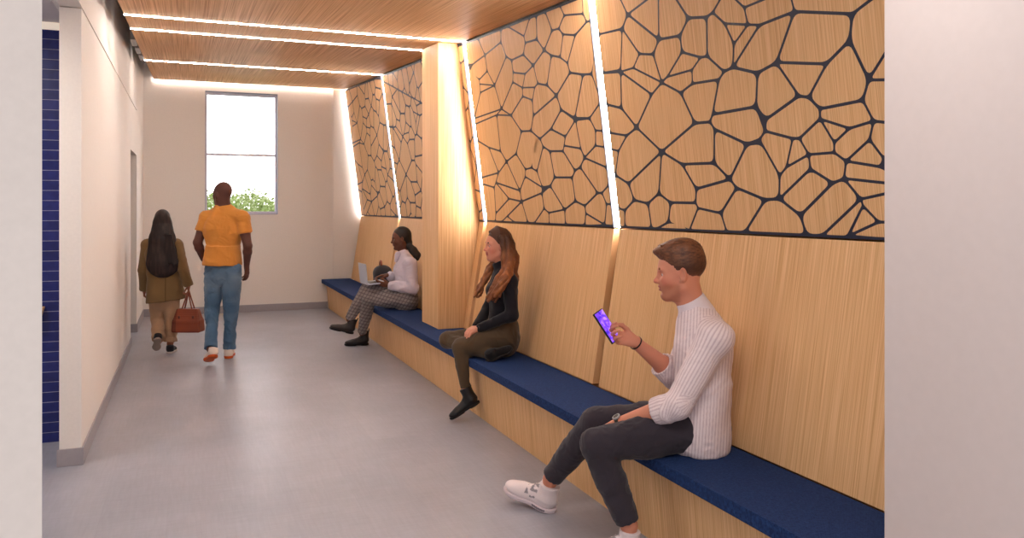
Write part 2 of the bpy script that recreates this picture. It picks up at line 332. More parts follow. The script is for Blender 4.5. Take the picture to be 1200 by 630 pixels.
P(540, 0, 4.5, f1=(20, 226), f2=(85, 190), f3=(212, 130), f4=(232, 130), f5=(370, 75), f6=(398, 60), f7=(440, 45), f8=(515, 12), f9=(575, -10), f10=(640, -20), f11=(62, 340), f12=(128, 290),
  f13=(212, 222), f14=(240, 298), f15=(268, 317), f16=(330, 288), f17=(333, 190), f18=(340, 225), f19=(402, 208), f20=(440, 265), f21=(383, 345), f22=(482, 160), f23=(516, 150),
  f24=(540, 182), f25=(603, 186), f26=(545, 80), f27=(645, 72), f28=(665, 115), f29=(525, 302), f30=(478, 292), f31=(563, 332), f32=(576, 383), f33=(645, 393), f34=(692, 390), f35=(702, 300),
  f36=(46, 380), f36l=(30, 340), f37=(98, 420), f38=(140, 376), f39=(178, 450), f40=(100, 443), f41=(104, 487), f42=(215, 575), f43=(72, 625), f44=(276, 383), f45=(340, 390), f46=(275, 432),
  f47=(326, 462), f48=(327, 507), f49=(390, 460), f50=(378, 527), f51=(405, 440), f52=(455, 450), f53=(505, 503), f55=(530, 578), f57=(602, 622), f58=(740, 535), f59=(265, 608),
  f10r=(760, -20), f28r=(740, 90), f43l=(45, 640))
P(540, 130, 4.5, g1=(190, 20), g2=(78, 68), g2l=(40, 85), g3=(320, 107), g4=(370, 105), g5=(383, 25), g6=(418, 147), g7=(475, 95), g8=(553, 135), g9=(605, 48), g10=(680, 38), g11=(712, 102),
  g12=(800, 110), g13=(712, 183), g14=(800, 197), g15=(653, 246), g16=(633, 197), g17=(545, 182), g18=(540, 211), g19=(470, 212), g20=(435, 187), g21=(392, 135), g22=(402, 318), g23=(373, 300),
  g24=(342, 308), g25=(292, 225), g26=(242, 266), g27=(210, 212), g28=(148, 192), g29=(92, 158), g29l=(60, 140), g30=(200, 325), g31=(185, 377), g32=(118, 385), g32l=(80, 360), g33=(177, 403),
  g34=(312, 420), g35=(322, 477), g36=(255, 462), g37=(185, 540), g37b=(182, 585), g38=(340, 345), g39=(430, 402), g40=(428, 432), g41=(472, 395), g42=(495, 350), g43=(588, 350), g44=(603, 315),
  g45=(630, 296), g46=(800, 310), g47=(723, 432), g48=(745, 432), g49=(800, 370), g50=(655, 500), g51=(605, 475), g52=(548, 520), g53=(465, 537), g54=(440, 515), g55=(770, 490), g56=(850, 495),
  g57=(760, 600), g58=(660, 540), g59=(245, 555), g60=(388, 592), g61=(355, 590), g62=(552, 600), g63=(467, 597), g64=(655, 605), g65=(110, 578), g66=(285, 588), g67=(850, 610), g37a=(215, 585))
CELLS_B = ['f1 f2 f12 f11 f36l', 'f2 f3 f13 f12', 'f4 f5 f17', 'f3 f4 f17 f18 f16 f15 f14 f13', 'f5 f6 f19 f18 f17', 'f6 f7 f22 f20 f19', 'f7 f8 f26 f23 f22', 'f8 f10 f27 f26', 'f10 f10r f28r f28 f27',
           'f26 f27 f28 f25 f24 f23', 'f18 f19 f20 f21 f16', 'f11 f12 f38 f37 f36', 'f12 f13 f14 f39 f38', 'f38 f39 f40 f37', 'f40 f39 f41', 'f41 f39 f42 f43', 'f36l f36 f37 f40 f41 f43 f43l',
           'f14 f15 f44 f46 f42 f39', 'f15 f16 f21 f45 f44', 'f44 f45 f47 f46', 'f45 f21 f51 f49 f47', 'f47 f49 f50 f48', 'f46 f47 f48 f59 f42', 'f22 f23 f24 f29 f30 f20', 'f24 f25 f31 f29',
           'f25 f28 f28r f35 f34 f33 f32 f31', 'f35 f34 f58 f28r', 'f21 f20 f30 f52 f51', 'f30 f29 f31 f32 f53 f52', 'f51 f52 f53 g5 f50 f49', 'f53 f32 f33 f57 f55', 'f33 f34 f58 g10 f57',
           'f42 g1 g2 f43', 'f42 f59 g1', 'f48 f50 g5 g4 g3 f59', 'g5 f53 f55 g7 g6 g4', 'f55 f57 g9', 'f55 g9 g8 g7', 'g2 g1 g27 g28 g29', 'g1 f59 g3 g25 g26 g27', 'g3 g4 g6 g21 g23 g24 g25',
           'g21 g6 g20 g22 g23', 'g6 g7 g8 g17 g18 g19 g20', 'g8 g9 g16 g17', 'g9 g10 g11 g13 g15 g16', 'g10 f58 g12 g11', 'g11 g12 g14 g13', 'g13 g14 g46 g15', 'g17 g16 g15 g45 g44 g18',
           'g19 g18 g44 g43 g42', 'g20 g19 g42 g41 g39 g22', 'g24 g23 g22 g39 g38', 'g29l g29 g28 g30 g32l', 'g28 g27 g26 g30', 'g32l g30 g31 g33 g32', 'g30 g26 g34 g31', 'g26 g25 g24 g38 g34',
           'g38 g39 g40 g35 g34', 'g31 g34 g35 g36', 'g33 g31 g36 g37', 'g32 g33 g37 g37b g65', 'g37 g36 g35 g59 g37a g37b', 'g59 g35 g61 g66', 'g37a g59 g66', 'g35 g40 g54 g60 g61', 'g54 g53 g63 g60',
           'g40 g41 g52 g53 g54', 'g53 g52 g62 g63', 'g41 g42 g43 g51 g52', 'g43 g44 g45 g47 g50 g51', 'g45 g15 g46 g49 g48 g47', 'g52 g51 g50 g58 g64 g62', 'g50 g47 g48 g55 g57 g58', 'g58 g57 g64',
           'g48 g49 g56 g55', 'g55 g56 g67 g57']
def pplane(px, py):
    d0 = at(px, py, D=1.0) - Vector((0, 0, CAM_H)); k = -0.1286
    D = (2.487 + k * (CAM_H - 1.417)) / (d0.x - k * d0.z)
    return (d0.y * D, CAM_H + d0.z * D)            # (Y, Z) on the leaning plane
def clip(poly, a, b, c):                            # keep a*x+b*y<=c
    out = []
    for i in range(len(poly)):
        p, q = poly[i], poly[(i + 1) % len(poly)]
        dp, dq = a * p[0] + b * p[1] - c, a * q[0] + b * q[1] - c
        if dp <= 0: out.append(p)
        if dp * dq < 0:
            t = dp / (dp - dq); out.append((p[0] + t * (q[0] - p[0]), p[1] + t * (q[1] - p[1])))
    return out
def polyarea(p): return 0.5 * sum(p[i][0] * p[(i + 1) % len(p)][1] - p[(i + 1) % len(p)][0] * p[i][1] for i in range(len(p)))
def inset(poly, d):
    """offset inwards (counter-clockwise polygon), as a half-plane cut"""
    out = list(poly)
    n = len(poly)
    for i in range(n):
        p, q = poly[i], poly[(i + 1) % n]
        ex, ey = q[0] - p[0], q[1] - p[1]; L = math.hypot(ex, ey)
        if L < 1e-5: continue
        nx, ny = ey / L, -ex / L                    # outward normal of a ccw polygon
        out = clip(out, nx, ny, nx * p[0] + ny * p[1] - d)
        if len(out) < 3: return []
    return out
def rounded(poly, r):
    q = []
    for p in poly:
        if not q or math.hypot(p[0] - q[-1][0], p[1] - q[-1][1]) > 0.004: q.append(p)
    if len(q) > 2 and math.hypot(q[0][0] - q[-1][0], q[0][1] - q[-1][1]) < 0.004: q.pop()
    if len(q) < 3: return []
    out = []; n = len(q)
    for i in range(n):
        a, b, c = Vector(q[i - 1]), Vector(q[i]), Vector(q[(i + 1) % n])
        la, lc = (a - b).length, (c - b).length
        t = min(r, la * 0.42, lc * 0.42); s = b + (a - b).normalized() * t; e = b + (c - b).normalized() * t
        for k in range(5):
            u = k / 4; out.append(tuple((1 - u) ** 2 * s + 2 * u * (1 - u) * b + u * u * e))
    return out
def hull_ccw(p):
    """order as convex as traced: make it ccw, and straighten any reflex corner"""
    if polyarea(p) < 0: p = p[::-1]
    ch = True
    while ch and len(p) > 3:
        ch = False
        for i in range(len(p)):
            a, b, c = p[i - 1], p[i], p[(i + 1) % len(p)]
            if (b[0] - a[0]) * (c[1] - b[1]) - (b[1] - a[1]) * (c[0] - b[0]) < -0.0009: 
                p = p[:i] + p[i + 1:]; ch = True; break
    return p
def voronoi(seeds, box):
    out = []
    for i, s in enumerate(seeds):
        poly = [(box[0], box[2]), (box[1], box[2]), (box[1], box[3]), (box[0], box[3])]
        for j, t in enumerate(seeds):
            if i == j: continue
            dx, dy = t[0] - s[0], t[1] - s[1]
            if dx * dx + dy * dy > 1.6: continue
            poly = clip(poly, dx, dy, dx * (s[0] + t[0]) / 2 + dy * (s[1] + t[1]) / 2)
            if len(poly) < 3: break
        if len(poly) >= 3: out.append(poly)
    return out
def random_seeds(x0, x1, y0, y1, n, rng):
    pts = []
    for _ in range(n * 30):
        p = (rng.uniform(x0, x1), rng.uniform(y0, y1))
        if all(math.hypot(p[0] - q[0], p[1] - q[1]) > 0.14 for q in pts): pts.append(p)
        if len(pts) >= n: break
    return pts
def traced(cells): return [hull_ccw([pplane(*A1S[k]) for k in c.split()]) for c in cells]
CC, CB = traced(CELLS_C), traced(CELLS_B)
rng = random.Random(3)
def pat_panel(ya, yb, polys, label, wd=1.0):
    ztop = lambda y: zc(y) - 0.012
    zlo = ZK + 0.004
    pts = [(XP(zlo), ya, zlo), (XP(zlo) + .03, ya, zlo), (XP(zlo) + .03, yb, zlo), (XP(zlo), yb, zlo)]
    pts += [(XP(ztop(y)) + dx, y, ztop(y)) for y, dx in ((ya, 0), (ya, .03), (yb, .03), (yb, 0))]
    o = tag(MB().hexa([pts[0], pts[1], pts[2], pts[3], pts[4], pts[5], pts[6], pts[7]]).build('patterned_panel', M['navy']), label, 'panel', 'patterned oak panels with navy joints')
    V, Fc = [], []
    for poly in polys:
        p = clip(poly, -1, 0, -(ya + 0.002)); p = clip(p, 1, 0, yb - 0.002) if len(p) > 2 else p
        if len(p) > 2: p = clip(p, 0, -1, -(zlo + 0.006))
        if len(p) > 2: p = clip(p, -0.06, 1, 3.375 - 0.06 * 12.565 - 0.022)
        if len(p) < 3 or abs(polyarea(p)) < 0.0008: continue
        big = abs(polyarea(p)) > 0.03
        q = inset(p, (0.0074 if big else 0.0058) * wd)
        if len(q) < 3: continue
        q = rounded(q, 0.034 if big else 0.018)
        if len(q) < 3: continue
        n = len(V); m = len(q)
        for dx in (-0.0012, 0.002):
            for (y, z) in q: V.append((XP(z) + dx, y, z))
        V2 = [(XP(z) - 0.006, y, z) for (y, z) in q]
        Fc.append(tuple(range(n, n + m)))
        for i in range(m): Fc.append((n + i, n + (i + 1) % m, n + m + (i + 1) % m, n + m + i))
    r = link('oak_cells', V, Fc, M['wood'], o)
    bm = bmesh.new(); bm.from_mesh(r.data); bmesh.ops.recalc_face_normals(bm, faces=bm.faces); 
    for f in bm.faces:
        if len(f.verts) > 4 and f.normal.x > 0: f.normal_flip()
    bm.to_mesh(r.data); bm.free()
    return o
# near panel: traced; the band above the frame is filled with more cells of the same kind
zt = lambda y: pplane(0, 0)[1]
l0, l1 = pplane(760, -6), pplane(1060, -6)          # upper limit of the traced cells
sl = (l1[1] - l0[1]) / (l1[0] - l0[0])
CC2 = [c for c in (clip(p, -sl, 1, l0[1] - sl * l0[0]) for p in CC) if len(c) > 2]
extra = [c for c in (clip(p, sl, -1, -(l0[1] - sl * l0[0])) for p in voronoi(random_seeds(1.8, 4.5, 1.9, 3.3, 70, rng), (1.8, 4.5, 1.9, 3.3))) if len(c) > 2]
pat_panel(*bounds[0], CC2 + extra, 'oak panel with navy web pattern above the man with the phone, largest and nearest')
pat_panel(*bounds[1], CB, 'oak panel with navy web pattern between two light strips right of the column')
# the far panels repeat the same artwork
dy = bounds[3][0] - bounds[1][0] - 0.0
sc = (bounds[3][1] - bounds[3][0]) / (bounds[1][1] - bounds[1][0])
def remap(polys, y0, y1, t0, s, zs=1.0): return [[(t0 + (y - y0) * s, ZK + (z - ZK) * zs) for (y, z) in p] for p in polys]
zsc = (zc(12.5) - ZK) / (zc(6.8) - ZK)
pat_panel(*bounds[3], remap(CB, bounds[1][0], bounds[1][1], bounds[3][0], sc, zsc * 1.0), 'oak panel with navy web pattern at the far end beside the back wall', 1.35)
vor = voronoi(random_seeds(6.8, 8.0, 1.4, 3.3, 42, rng), (6.8, 7.86, 1.4, 3.4))
cD = [[(9.995 - (4.39 - y), ZK + (z - ZK) * 1.2) for (y, z) in p] for p in CC2 + extra]
cD = [clip(p, -1, 0, -7.86) for p in cD]
pat_panel(*bounds[2], [c for c in cD if len(c) > 2] + vor, 'oak panel with navy web pattern partly hidden behind the oak column', 1.35)
# side closing board behind panel edges
mb = MB(); zl = ZK
mb.hexa([(XP(zl) + .05, YN, zl), (XP(zl) + .07, YN, zl), (XP(zl) + .07, YB - .03, zl), (XP(zl) + .05, YB - .03, zl)] +
        [(XP(zc(y)) + dx, y, zc(y)) for y, dx in ((YN, .05), (YN, .07), (YB - .03, .07), (YB - .03, .05))])
struct(mb.build('wall_right_backing', M['wood_edge']))

# ---- light strips in the wall grooves and across the ceiling
def wall_strip(y, hw, label):
    t = empty('wall_light_strip', (XP(ZK) + .02, y, ZK))
    z0, z1 = ZK + 0.004, zc(y) - 0.004
    MB().hexa([(XP(z0) + .03, y - hw - .004, z0), (XP(z0) + .048, y - hw - .004, z0), (XP(z0) + .048, y + hw + .004, z0), (XP(z0) + .03, y + hw + .004, z0),
               (XP(z1) + .03, y - hw - .004, z1), (XP(z1) + .048, y - hw - .004, z1), (XP(z1) + .048, y + hw + .004, z1), (XP(z1) + .03, y + hw + .004, z1)]).build('channel', M['alu'], t)
    MB().hexa([(XP(z0) + .012, y - hw, z0), (XP(z0) + .03, y - hw, z0), (XP(z0) + .03, y + hw, z0), (XP(z0) + .012, y + hw, z0),
               (XP(z1) + .012, y - hw, z1), (XP(z1) + .03, y - hw, z1), (XP(z1) + .03, y + hw, z1), (XP(z1) + .012, y + hw, z1)]).build('diffuser', M['led'], t)
    tag(t, label, 'light', 'slanting light strips in the right wall')
wall_strip(GR[0], 0.024, 'slanting glowing light strip in the wall nearest the man with the phone')
wall_strip(GR[1] - 0.006, 0.018, 'slanting glowing light strip in the wall right of the oak column')
wall_strip(GR[2], 0.016, 'slanting glowing light strip above the woman with the laptop')
wall_strip(YB - 0.054, 0.005, 'slanting glowing light strip at the far end by the back wall')
CX0 = -0.46
def ceil_strip(y, hw, x1, label):
    t = empty('ceiling_light_strip', ((CX0 + x1) / 2, y, zc(y)))
    z = zc(y); MB().box(CX0, x1, y - hw, y + hw, z - .006, z + .02).build('diffuser', M['led'], t)
    MB().box(CX0, x1, y - hw, y + hw, z + .02, z + .032).build('channel', M['alu'], t)
    tag(t, label, 'light', 'light strips across the wood ceiling')
CG = [(4.43, .009), (6.84, .009), (7.58, .009), (10.035, .009)]
ceil_strip(4.43, .009, XP(zc(4.43)), 'glowing light strip across the wood ceiling nearest the camera')
ceil_strip(6.84, .009, XP(zc(6.84)), 'glowing ceiling light strip running into the wall strip beside the column')
ceil_strip(7.58, .009, XP(zc(7.58)), 'glowing ceiling light strip running behind the oak column')
ceil_strip(10.035, .009, XP(zc(10.035)), 'glowing light strip across the far part of the wood ceiling')
cb = [1.95] + [c[0] for c in CG] + [YB - 0.05]
cw = ['nearest the camera', 'between the nearest strip and the strip by the column', 'narrow one between the two strips at the column', 'between the column strip and the far strip', 'farthest, in front of the window wall']
for i in range(5):
    a = cb[i] + (0.011 if i else 0); b = cb[i + 1] - (0.011 if i < 4 else 0)
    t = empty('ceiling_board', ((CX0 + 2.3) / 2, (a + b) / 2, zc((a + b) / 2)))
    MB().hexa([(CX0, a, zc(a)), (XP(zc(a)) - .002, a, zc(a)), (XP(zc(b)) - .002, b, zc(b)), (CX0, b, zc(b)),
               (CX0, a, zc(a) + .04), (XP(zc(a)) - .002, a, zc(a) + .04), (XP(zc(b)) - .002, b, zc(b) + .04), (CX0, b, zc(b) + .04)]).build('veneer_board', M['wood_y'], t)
    if i == 3:
        for yy in (8.3, 8.95, 9.6):
            MB().box(CX0 - 0.045, CX0 - 0.002, yy, yy + 0.34, zc(yy) - 0.0, zc(yy) + 0.12).build('hanging_bracket', M['alu'], t)
    tag(t, 'sloped oak ceiling panel ' + cw[i], 'ceiling panel', 'sloped oak ceiling panels')
# glowing gap above the back wall
t = empty('cove_light_strip', (0.9, YB - .02, zc(YB)))
MB().box(CX0, XP(zc(YB)), YB - .035, YB - .015, zc(YB) + .012, zc(YB) + .024).build('diffuser', M['led_soft'], t)
MB().box(CX0, XP(zc(YB)), YB - .040, YB - .010, zc(YB) + .024, zc(YB) + .036).build('channel', M['alu'], t)
tag(t, 'glowing strip in the gap between wood ceiling and back wall', 'light')
# ---- column
ct = empty('column', (2.3, 7.27, 0.45))
prof = [(0.451, 2.092, XB(.451) - .002), (ZK, 2.092, XP(ZK) - .002)]
V_ = []; mb = MB()
zt0, zt1 = zc(7.0) - .002, zc(7.54) - .002
for y, zt_ in ((7.0, zt0), (7.54, zt1)):
    V_ += [(2.092, y, .451), (XB(.451) - .002, y, .451), (XP(ZK) - .003, y, ZK), (XP(zt_) - .003, y, zt_), (2.092, y, zt_)]
mb.add(V_, [(0, 1, 2, 3, 4), (9, 8, 7, 6, 5), (0, 5, 6, 1), (1, 6, 7, 2), (2, 7, 8, 3), (3, 8, 9, 4), (4, 9, 5, 0)])
mb.build('veneer_casing', M['wood_c'], ct, bevel=0.002)
tag(ct, 'square light oak column standing on the bench between the seated women', 'column')
# ---- shelf end seen by the blue tiles
t = empty('wall_shelf', (-0.93, 6.04, 0.8))
MB().hexa([(-1.3, 5.95, .80), (-.905, 5.99, .80), (-.905, 6.069, .80), (-1.3, 6.069, .80), (-1.3, 5.95, .90), (-.875, 5.99, .90), (-.875, 6.069, .90), (-1.3, 6.069, .90)]).build('shelf_board', M['wood'], t, bevel=.004)
MB().box(-1.2, -1.17, 6.02, 6.069, .66, .80).build('support_bracket', M['alu'], t)
tag(t, 'small light wood ledge fixed to the blue tiled wall', 'shelf')

# ------------------------------------------------------------------ soft-body modelling: signed distance fields meshed with surface nets
def V3(*a): return np.array(a, dtype=np.float64)
def nrm(a): a = np.asarray(a, float); return a / (np.linalg.norm(a) + 1e-12)
class Sdf:
    def __init__(s, h): s.h = h; s.p = []; s.T = np.eye(3); s.o = np.zeros(3); s.k = 1.0
    def frame(s, R=None, o=None, k=1.0):          # following primitives are given in this local frame
        s.T = np.eye(3) if R is None else np.array(R); s.o = np.zeros(3) if o is None else np.array(o, float); s.k = k; return s
    def w(s, p): return s.o + s.T @ (np.array(p, float) * s.k)
    def cap(s, a, b, ra, rb=None, side=None, ratio=1.0, k=0.012, flat=False, sub=False, col=None):
        rb = ra if rb is None else rb
        a, b = s.w(a), s.w(b); ra, rb, k = ra * s.k, rb * s.k, k * s.k
        sd = None if side is None else nrm(s.T @ np.array(side, float))
        m = max(ra, rb) + (0.0 if not flat else 0.0)
        lo = np.minimum(a, b) - m; hi = np.maximum(a, b) + m
        s.p.append(('cap', (a, b, ra, rb, sd, ratio, flat), lo, hi, k, sub, col)); return s
    def chain(s, pts, rs, **kw):
        for i in range(len(pts) - 1): s.cap(pts[i], pts[i + 1], rs[i], rs[i + 1], **kw)
        return s
    def ell(s, c, r, R=None, k=0.012, sub=False, col=None):
        c = s.w(c); Rm = s.T @ (np.eye(3) if R is None else np.array(R)); r = np.array(r, float) * s.k
        ext = np.sqrt(((Rm * r[None, :]) ** 2).sum(1))
        s.p.append(('ell', (c, r, Rm), c - ext, c + ext, k * s.k, sub, col)); return s
    def rbox(s, c, r, rad, R=None, k=0.006, sub=False, col=None):
        c = s.w(c); Rm = s.T @ (np.eye(3) if R is None else np.array(R)); r = np.array(r, float) * s.k
        ext = np.sqrt(((Rm * r[None, :]) ** 2).sum(1)) + 1e-4
        ext = np.abs(Rm) @ r
        s.p.append(('box', (c, r, Rm, rad * s.k), c - ext, c + ext, k * s.k, sub, col)); return s
    def dist(s, kind, a, X, Y, Z):
        if kind == 'cap':
            A, B, ra, rb, sd, ratio, flat = a
            d = B - A; L2 = max(float(d @ d), 1e-12)
            x, y, z = X - A[0], Y - A[1], Z - A[2]
            t0 = (x * d[0] + y * d[1] + z * d[2]) / L2
            t = np.clip(t0, 0, 1)
            tt = t0 if flat else t
            x = x - tt * d[0]; y = y - tt * d[1]; z = z - tt * d[2]
            if sd is not None and ratio != 1:
                q = (x * sd[0] + y * sd[1] + z * sd[2]) * (1 / ratio - 1)
                x = x + q * sd[0]; y = y + q * sd[1]; z = z + q * sd[2]
            r = np.sqrt(x * x + y * y + z * z) - (ra + (rb - ra) * t)
            if flat: r = np.maximum(r, (np.abs(t0 - 0.5) - 0.5) * math.sqrt(L2))
            return r
        if kind == 'ell':
            c, r, R = a
            x, y, z = X - c[0], Y - c[1], Z - c[2]
            k0 = 0; k1 = 0
            for i in range(3):
                q = x * R[0, i] + y * R[1, i] + z * R[2, i]
                k0 = k0 + (q / r[i]) ** 2; k1 = k1 + (q / r[i] ** 2) ** 2
            k0 = np.sqrt(k0); return k0 * (k0 - 1) / (np.sqrt(k1) + 1e-9)
        c, r, R, rad = a
        x, y, z = X - c[0], Y - c[1], Z - c[2]; q = []
        for i in range(3): q.append(np.abs(x * R[0, i] + y * R[1, i] + z * R[2, i]) - (r[i] - rad))
        return np.sqrt(sum(np.maximum(v, 0) ** 2 for v in q)) + np.minimum(np.maximum(np.maximum(q[0], q[1]), q[2]), 0) - rad
    def mesh(s, cuts=(), smooth=1):
        h = s.h
        adds = [p for p in s.p if not p[5]]
        lo = np.min([p[2] for p in adds], 0) - 3 * h; hi = np.max([p[3] for p in adds], 0) + 3 * h
        n = np.ceil((hi - lo) / h).astype(int) + 1
        ax = [(lo[i] + h * np.arange(n[i])).astype(np.float32) for i in range(3)]
        f = np.full(n, 0.2, np.float32)
        for kind, a, plo, phi, k, sub, col in s.p:
            pad = max(k, 0) + 3 * h
            i0 = np.clip(np.floor((plo - pad - lo) / h).astype(int), 0, n); i1 = np.clip(np.ceil((phi + pad - lo) / h).astype(int) + 1, 0, n)
            if np.any(i1 <= i0): continue
            sl = tuple(slice(i0[i], i1[i]) for i in range(3))
            X = ax[0][sl[0]][:, None, None]; Y = ax[1][sl[1]][None, :, None]; Z = ax[2][sl[2]][None, None, :]
            d = s.dist(kind, a, X, Y, Z).astype(np.float32); g = f[sl]
            if sub:
                d = -d; hh = np.maximum(k - np.abs(g - d), 0) / max(k, 1e-6); f[sl] = np.maximum(g, d) + hh * hh * k / 4
            else:
                hh = np.maximum(k - np.abs(g - d), 0) / max(k, 1e-6); f[sl] = np.minimum(g, d) - hh * hh * k / 4
        for (pt, nn) in cuts:                         # keep the side the normal points away from
            X = ax[0][:, None, None]; Y = ax[1][None, :, None]; Z = ax[2][None, None, :]
            f = np.maximum(f, ((X - pt[0]) * nn[0] + (Y - pt[1]) * nn[1] + (Z - pt[2]) * nn[2]).astype(np.float32))
        V, F = surface_nets(f, lo, h)
        if smooth: V = relax(V, F, smooth)
        return V, F
def surface_nets(f, lo, h):
    ins = f < 0
    c = np.zeros(tuple(np.array(f.shape) - 1), np.int8)
    nx, ny, nz = c.shape
    for dx in (0, 1):
        for dy in (0, 1):
            for dz in (0, 1): c += ins[dx:dx + nx, dy:dy + ny, dz:dz + nz]
    act = (c > 0) & (c < 8)
    idx = np.argwhere(act)
    vid = np.full(c.shape, -1, np.int32); vid[act] = np.arange(len(idx), dtype=np.int32)
    i, j, k = idx.T
    pos = np.zeros((len(idx), 3)); cnt = np.zeros(len(idx))
    C8 = {}
    for a in (0, 1):
        for b in (0, 1):
            for d in (0, 1): C8[a, b, d] = f[i + a, j + b, k + d].astype(np.float64)
    for a in (0, 1):
        for b in (0, 1):
            for axis in range(3):
                p0 = [a, b]; p1 = [a, b]; p0.insert(axis, 0); p1.insert(axis, 1)
                f0, f1 = C8[tuple(p0)], C8[tuple(p1)]
                m = (f0 < 0) != (f1 < 0)
                t = np.where(m, f0 / np.where(m, f0 - f1, 1), 0)
                P_ = np.zeros((len(idx), 3)); P_[:] = p0; P_[:, axis] += t
                pos += P_ * m[:, None]; cnt += m
    V = (idx + pos / np.maximum(cnt, 1)[:, None]) * h + lo
    F = []
    for axis in range(3):
        sl0 = [slice(None)] * 3; sl1 = [slice(None)] * 3
        sl0[axis] = slice(0, -1); sl1[axis] = slice(1, None)
        m = ins[tuple(sl0)] != ins[tuple(sl1)]
        e = np.argwhere(m)
        o1, o2 = [x for x in range(3) if x != axis]
        ok = (e[:, o1] > 0) & (e[:, o2] > 0) & (e[:, o1] < f.shape[o1] - 1) & (e[:, o2] < f.shape[o2] - 1)
        e = e[ok]
        def vv(d1, d2):
            q = e.copy(); q[:, o1] -= d1; q[:, o2] -= d2; return vid[q[:, 0], q[:, 1], q[:, 2]]
        quad = np.stack([vv(1, 1), vv(0, 1), vv(0, 0), vv(1, 0)], 1)
        flip = ~ins[e[:, 0], e[:, 1], e[:, 2]]
        if axis == 1: flip = ~flip
        quad[flip] = quad[flip][:, ::-1]
        F.append(quad)
    return V, np.concatenate(F)
def relax(V, F, it, lam=0.5):
    e = np.concatenate([F[:, [0, 1]], F[:, [1, 2]], F[:, [2, 3]], F[:, [3, 0]]])
    n = len(V)
    for _ in range(it):
        s = np.zeros((n, 3)); c = np.zeros(n)
        for a, b in ((0, 1), (1, 0)):
            for q in range(3): s[:, q] += np.bincount(e[:, a], V[e[:, b], q], n)
            c += np.bincount(e[:, a], minlength=n)
        V = V + lam * (s / np.maximum(c, 1)[:, None] - V)
    return V
def normals(V, F):
    a = V[F[:, 2]] - V[F[:, 0]]; b = V[F[:, 3]] - V[F[:, 1]]
    fn = np.cross(a, b); N = np.zeros_like(V)
    for i in range(4):
        for q in range(3): N[:, q] += np.bincount(F[:, i], fn[:, q], len(V))
    return N / (np.linalg.norm(N, axis=1)[:, None] + 1e-12)
_rs = np.random.RandomState(5); _G = _rs.rand(64, 64, 64).astype(np.float32)
def vnoise(p, seed=0):
    p = np.asarray(p) + seed * 7.31; i = np.floor(p).astype(int); f = p - i; f = f * f * (3 - 2 * f); r = 0
    for a in (0, 1):
        for b in (0, 1):
            for c in (0, 1):
                w = (f[:, 0] if a else 1 - f[:, 0]) * (f[:, 1] if b else 1 - f[:, 1]) * (f[:, 2] if c else 1 - f[:, 2])
                r = r + w * _G[(i[:, 0] + a) % 64, (i[:, 1] + b) % 64, (i[:, 2] + c) % 64]
    return r * 2 - 1
def folds(V, F, amp, freq, seed=0, warp=1.5):
    """creases: ridged noise pushed along the normals"""
    q = V * freq; q = q + warp * np.stack([vnoise(q * 0.5, seed + 1), vnoise(q * 0.5, seed + 2), vnoise(q * 0.5, seed + 3)], 1)
    d = 1 - np.abs(vnoise(q, seed)) * 2.0
    return V + normals(V, F) * (d * amp)[:, None]
def colour_mat(name, rough=0.6, spec=0.3, sss=0.0, bmp=0.0, bscale=300, sheen=0.0, var=0.06):
    m, nt, bs = new_mat(name)
    at_ = mk(nt, 'ShaderNodeAttribute'); at_.attribute_name = 'tint'
    n = noise_n(nt, coord(nt, (1, 1, 1)), bscale, 3)
    v = ramp(nt, [(0.3, (1 - var, 1 - var, 1 - var, 1)), (0.7, (1 + var, 1 + var, 1 + var, 1))], n)
    nt.links.new(mix(nt, at_.outputs[0], v, 1.0), bs.inputs['Base Color'])
    bs.inputs['Roughness'].default_value = rough; bs.inputs['Specular IOR Level'].default_value = spec
    if sss: 
        bs.inputs['Subsurface Weight'].default_value = sss; bs.inputs['Subsurface Radius'].default_value = (1, 0.35, 0.2); bs.inputs['Subsurface Scale'].default_value = 0.006
    if sheen: bs.inputs['Sheen Weight'].default_value = sheen
    if bmp: bump(nt, bs, n, bmp, 0.001)
    return m
M['skin'] = colour_mat('skin', 0.5, 0.35, 0.15, 0.08, 500, var=0.04)
M['cloth'] = colour_mat('woven_cloth', 0.85, 0.15, 0, 0.25, 500, 0.15)
M['leather'] = colour_mat('leather', 0.45, 0.4, 0, 0.15, 250)
M['hair'] = colour_mat('hair', 0.5, 0.35, 0, 0.3, 400, var=0.2)
M['rubber'] = colour_mat('rubber_sole', 0.6, 0.3)
M['eye'] = colour_mat('eye', 0.15, 0.6, var=0.0)
def sk(name, VF, mat, parent, col):
    V, F = VF
    o = link(name, V, F, mat, parent, smooth=True)
    c = np.asarray(col(V) if callable(col) else np.tile(np.array(col[:3]), (len(V), 1)), float)
    if c.shape[1] == 3: c = np.concatenate([c, np.ones((len(V), 1))], 1)
    a = o.data.color_attributes.new('tint', 'FLOAT_COLOR', 'POINT'); a.data.foreach_set('color', c.astype(np.float32).ravel())
    return o
def lerp(a, b, t): t = np.asarray(t)[:, None]; return np.asarray(a)[None, :3] * (1 - t) + np.asarray(b)[None, :3] * t if np.ndim(a) == 1 else a * (1 - t) + np.asarray(b)[None, :3] * t
def sstep(x, a, b): t = np.clip((x - a) / (b - a), 0, 1); return t * t * (3 - 2 * t)
def basis(fwd, up):
    """columns: forward, left, up"""
    x = nrm(fwd); z = np.array(up, float); z = nrm(z - x * (z @ x)); y = np.cross(z, x); return np.stack([x, y, z], 1)

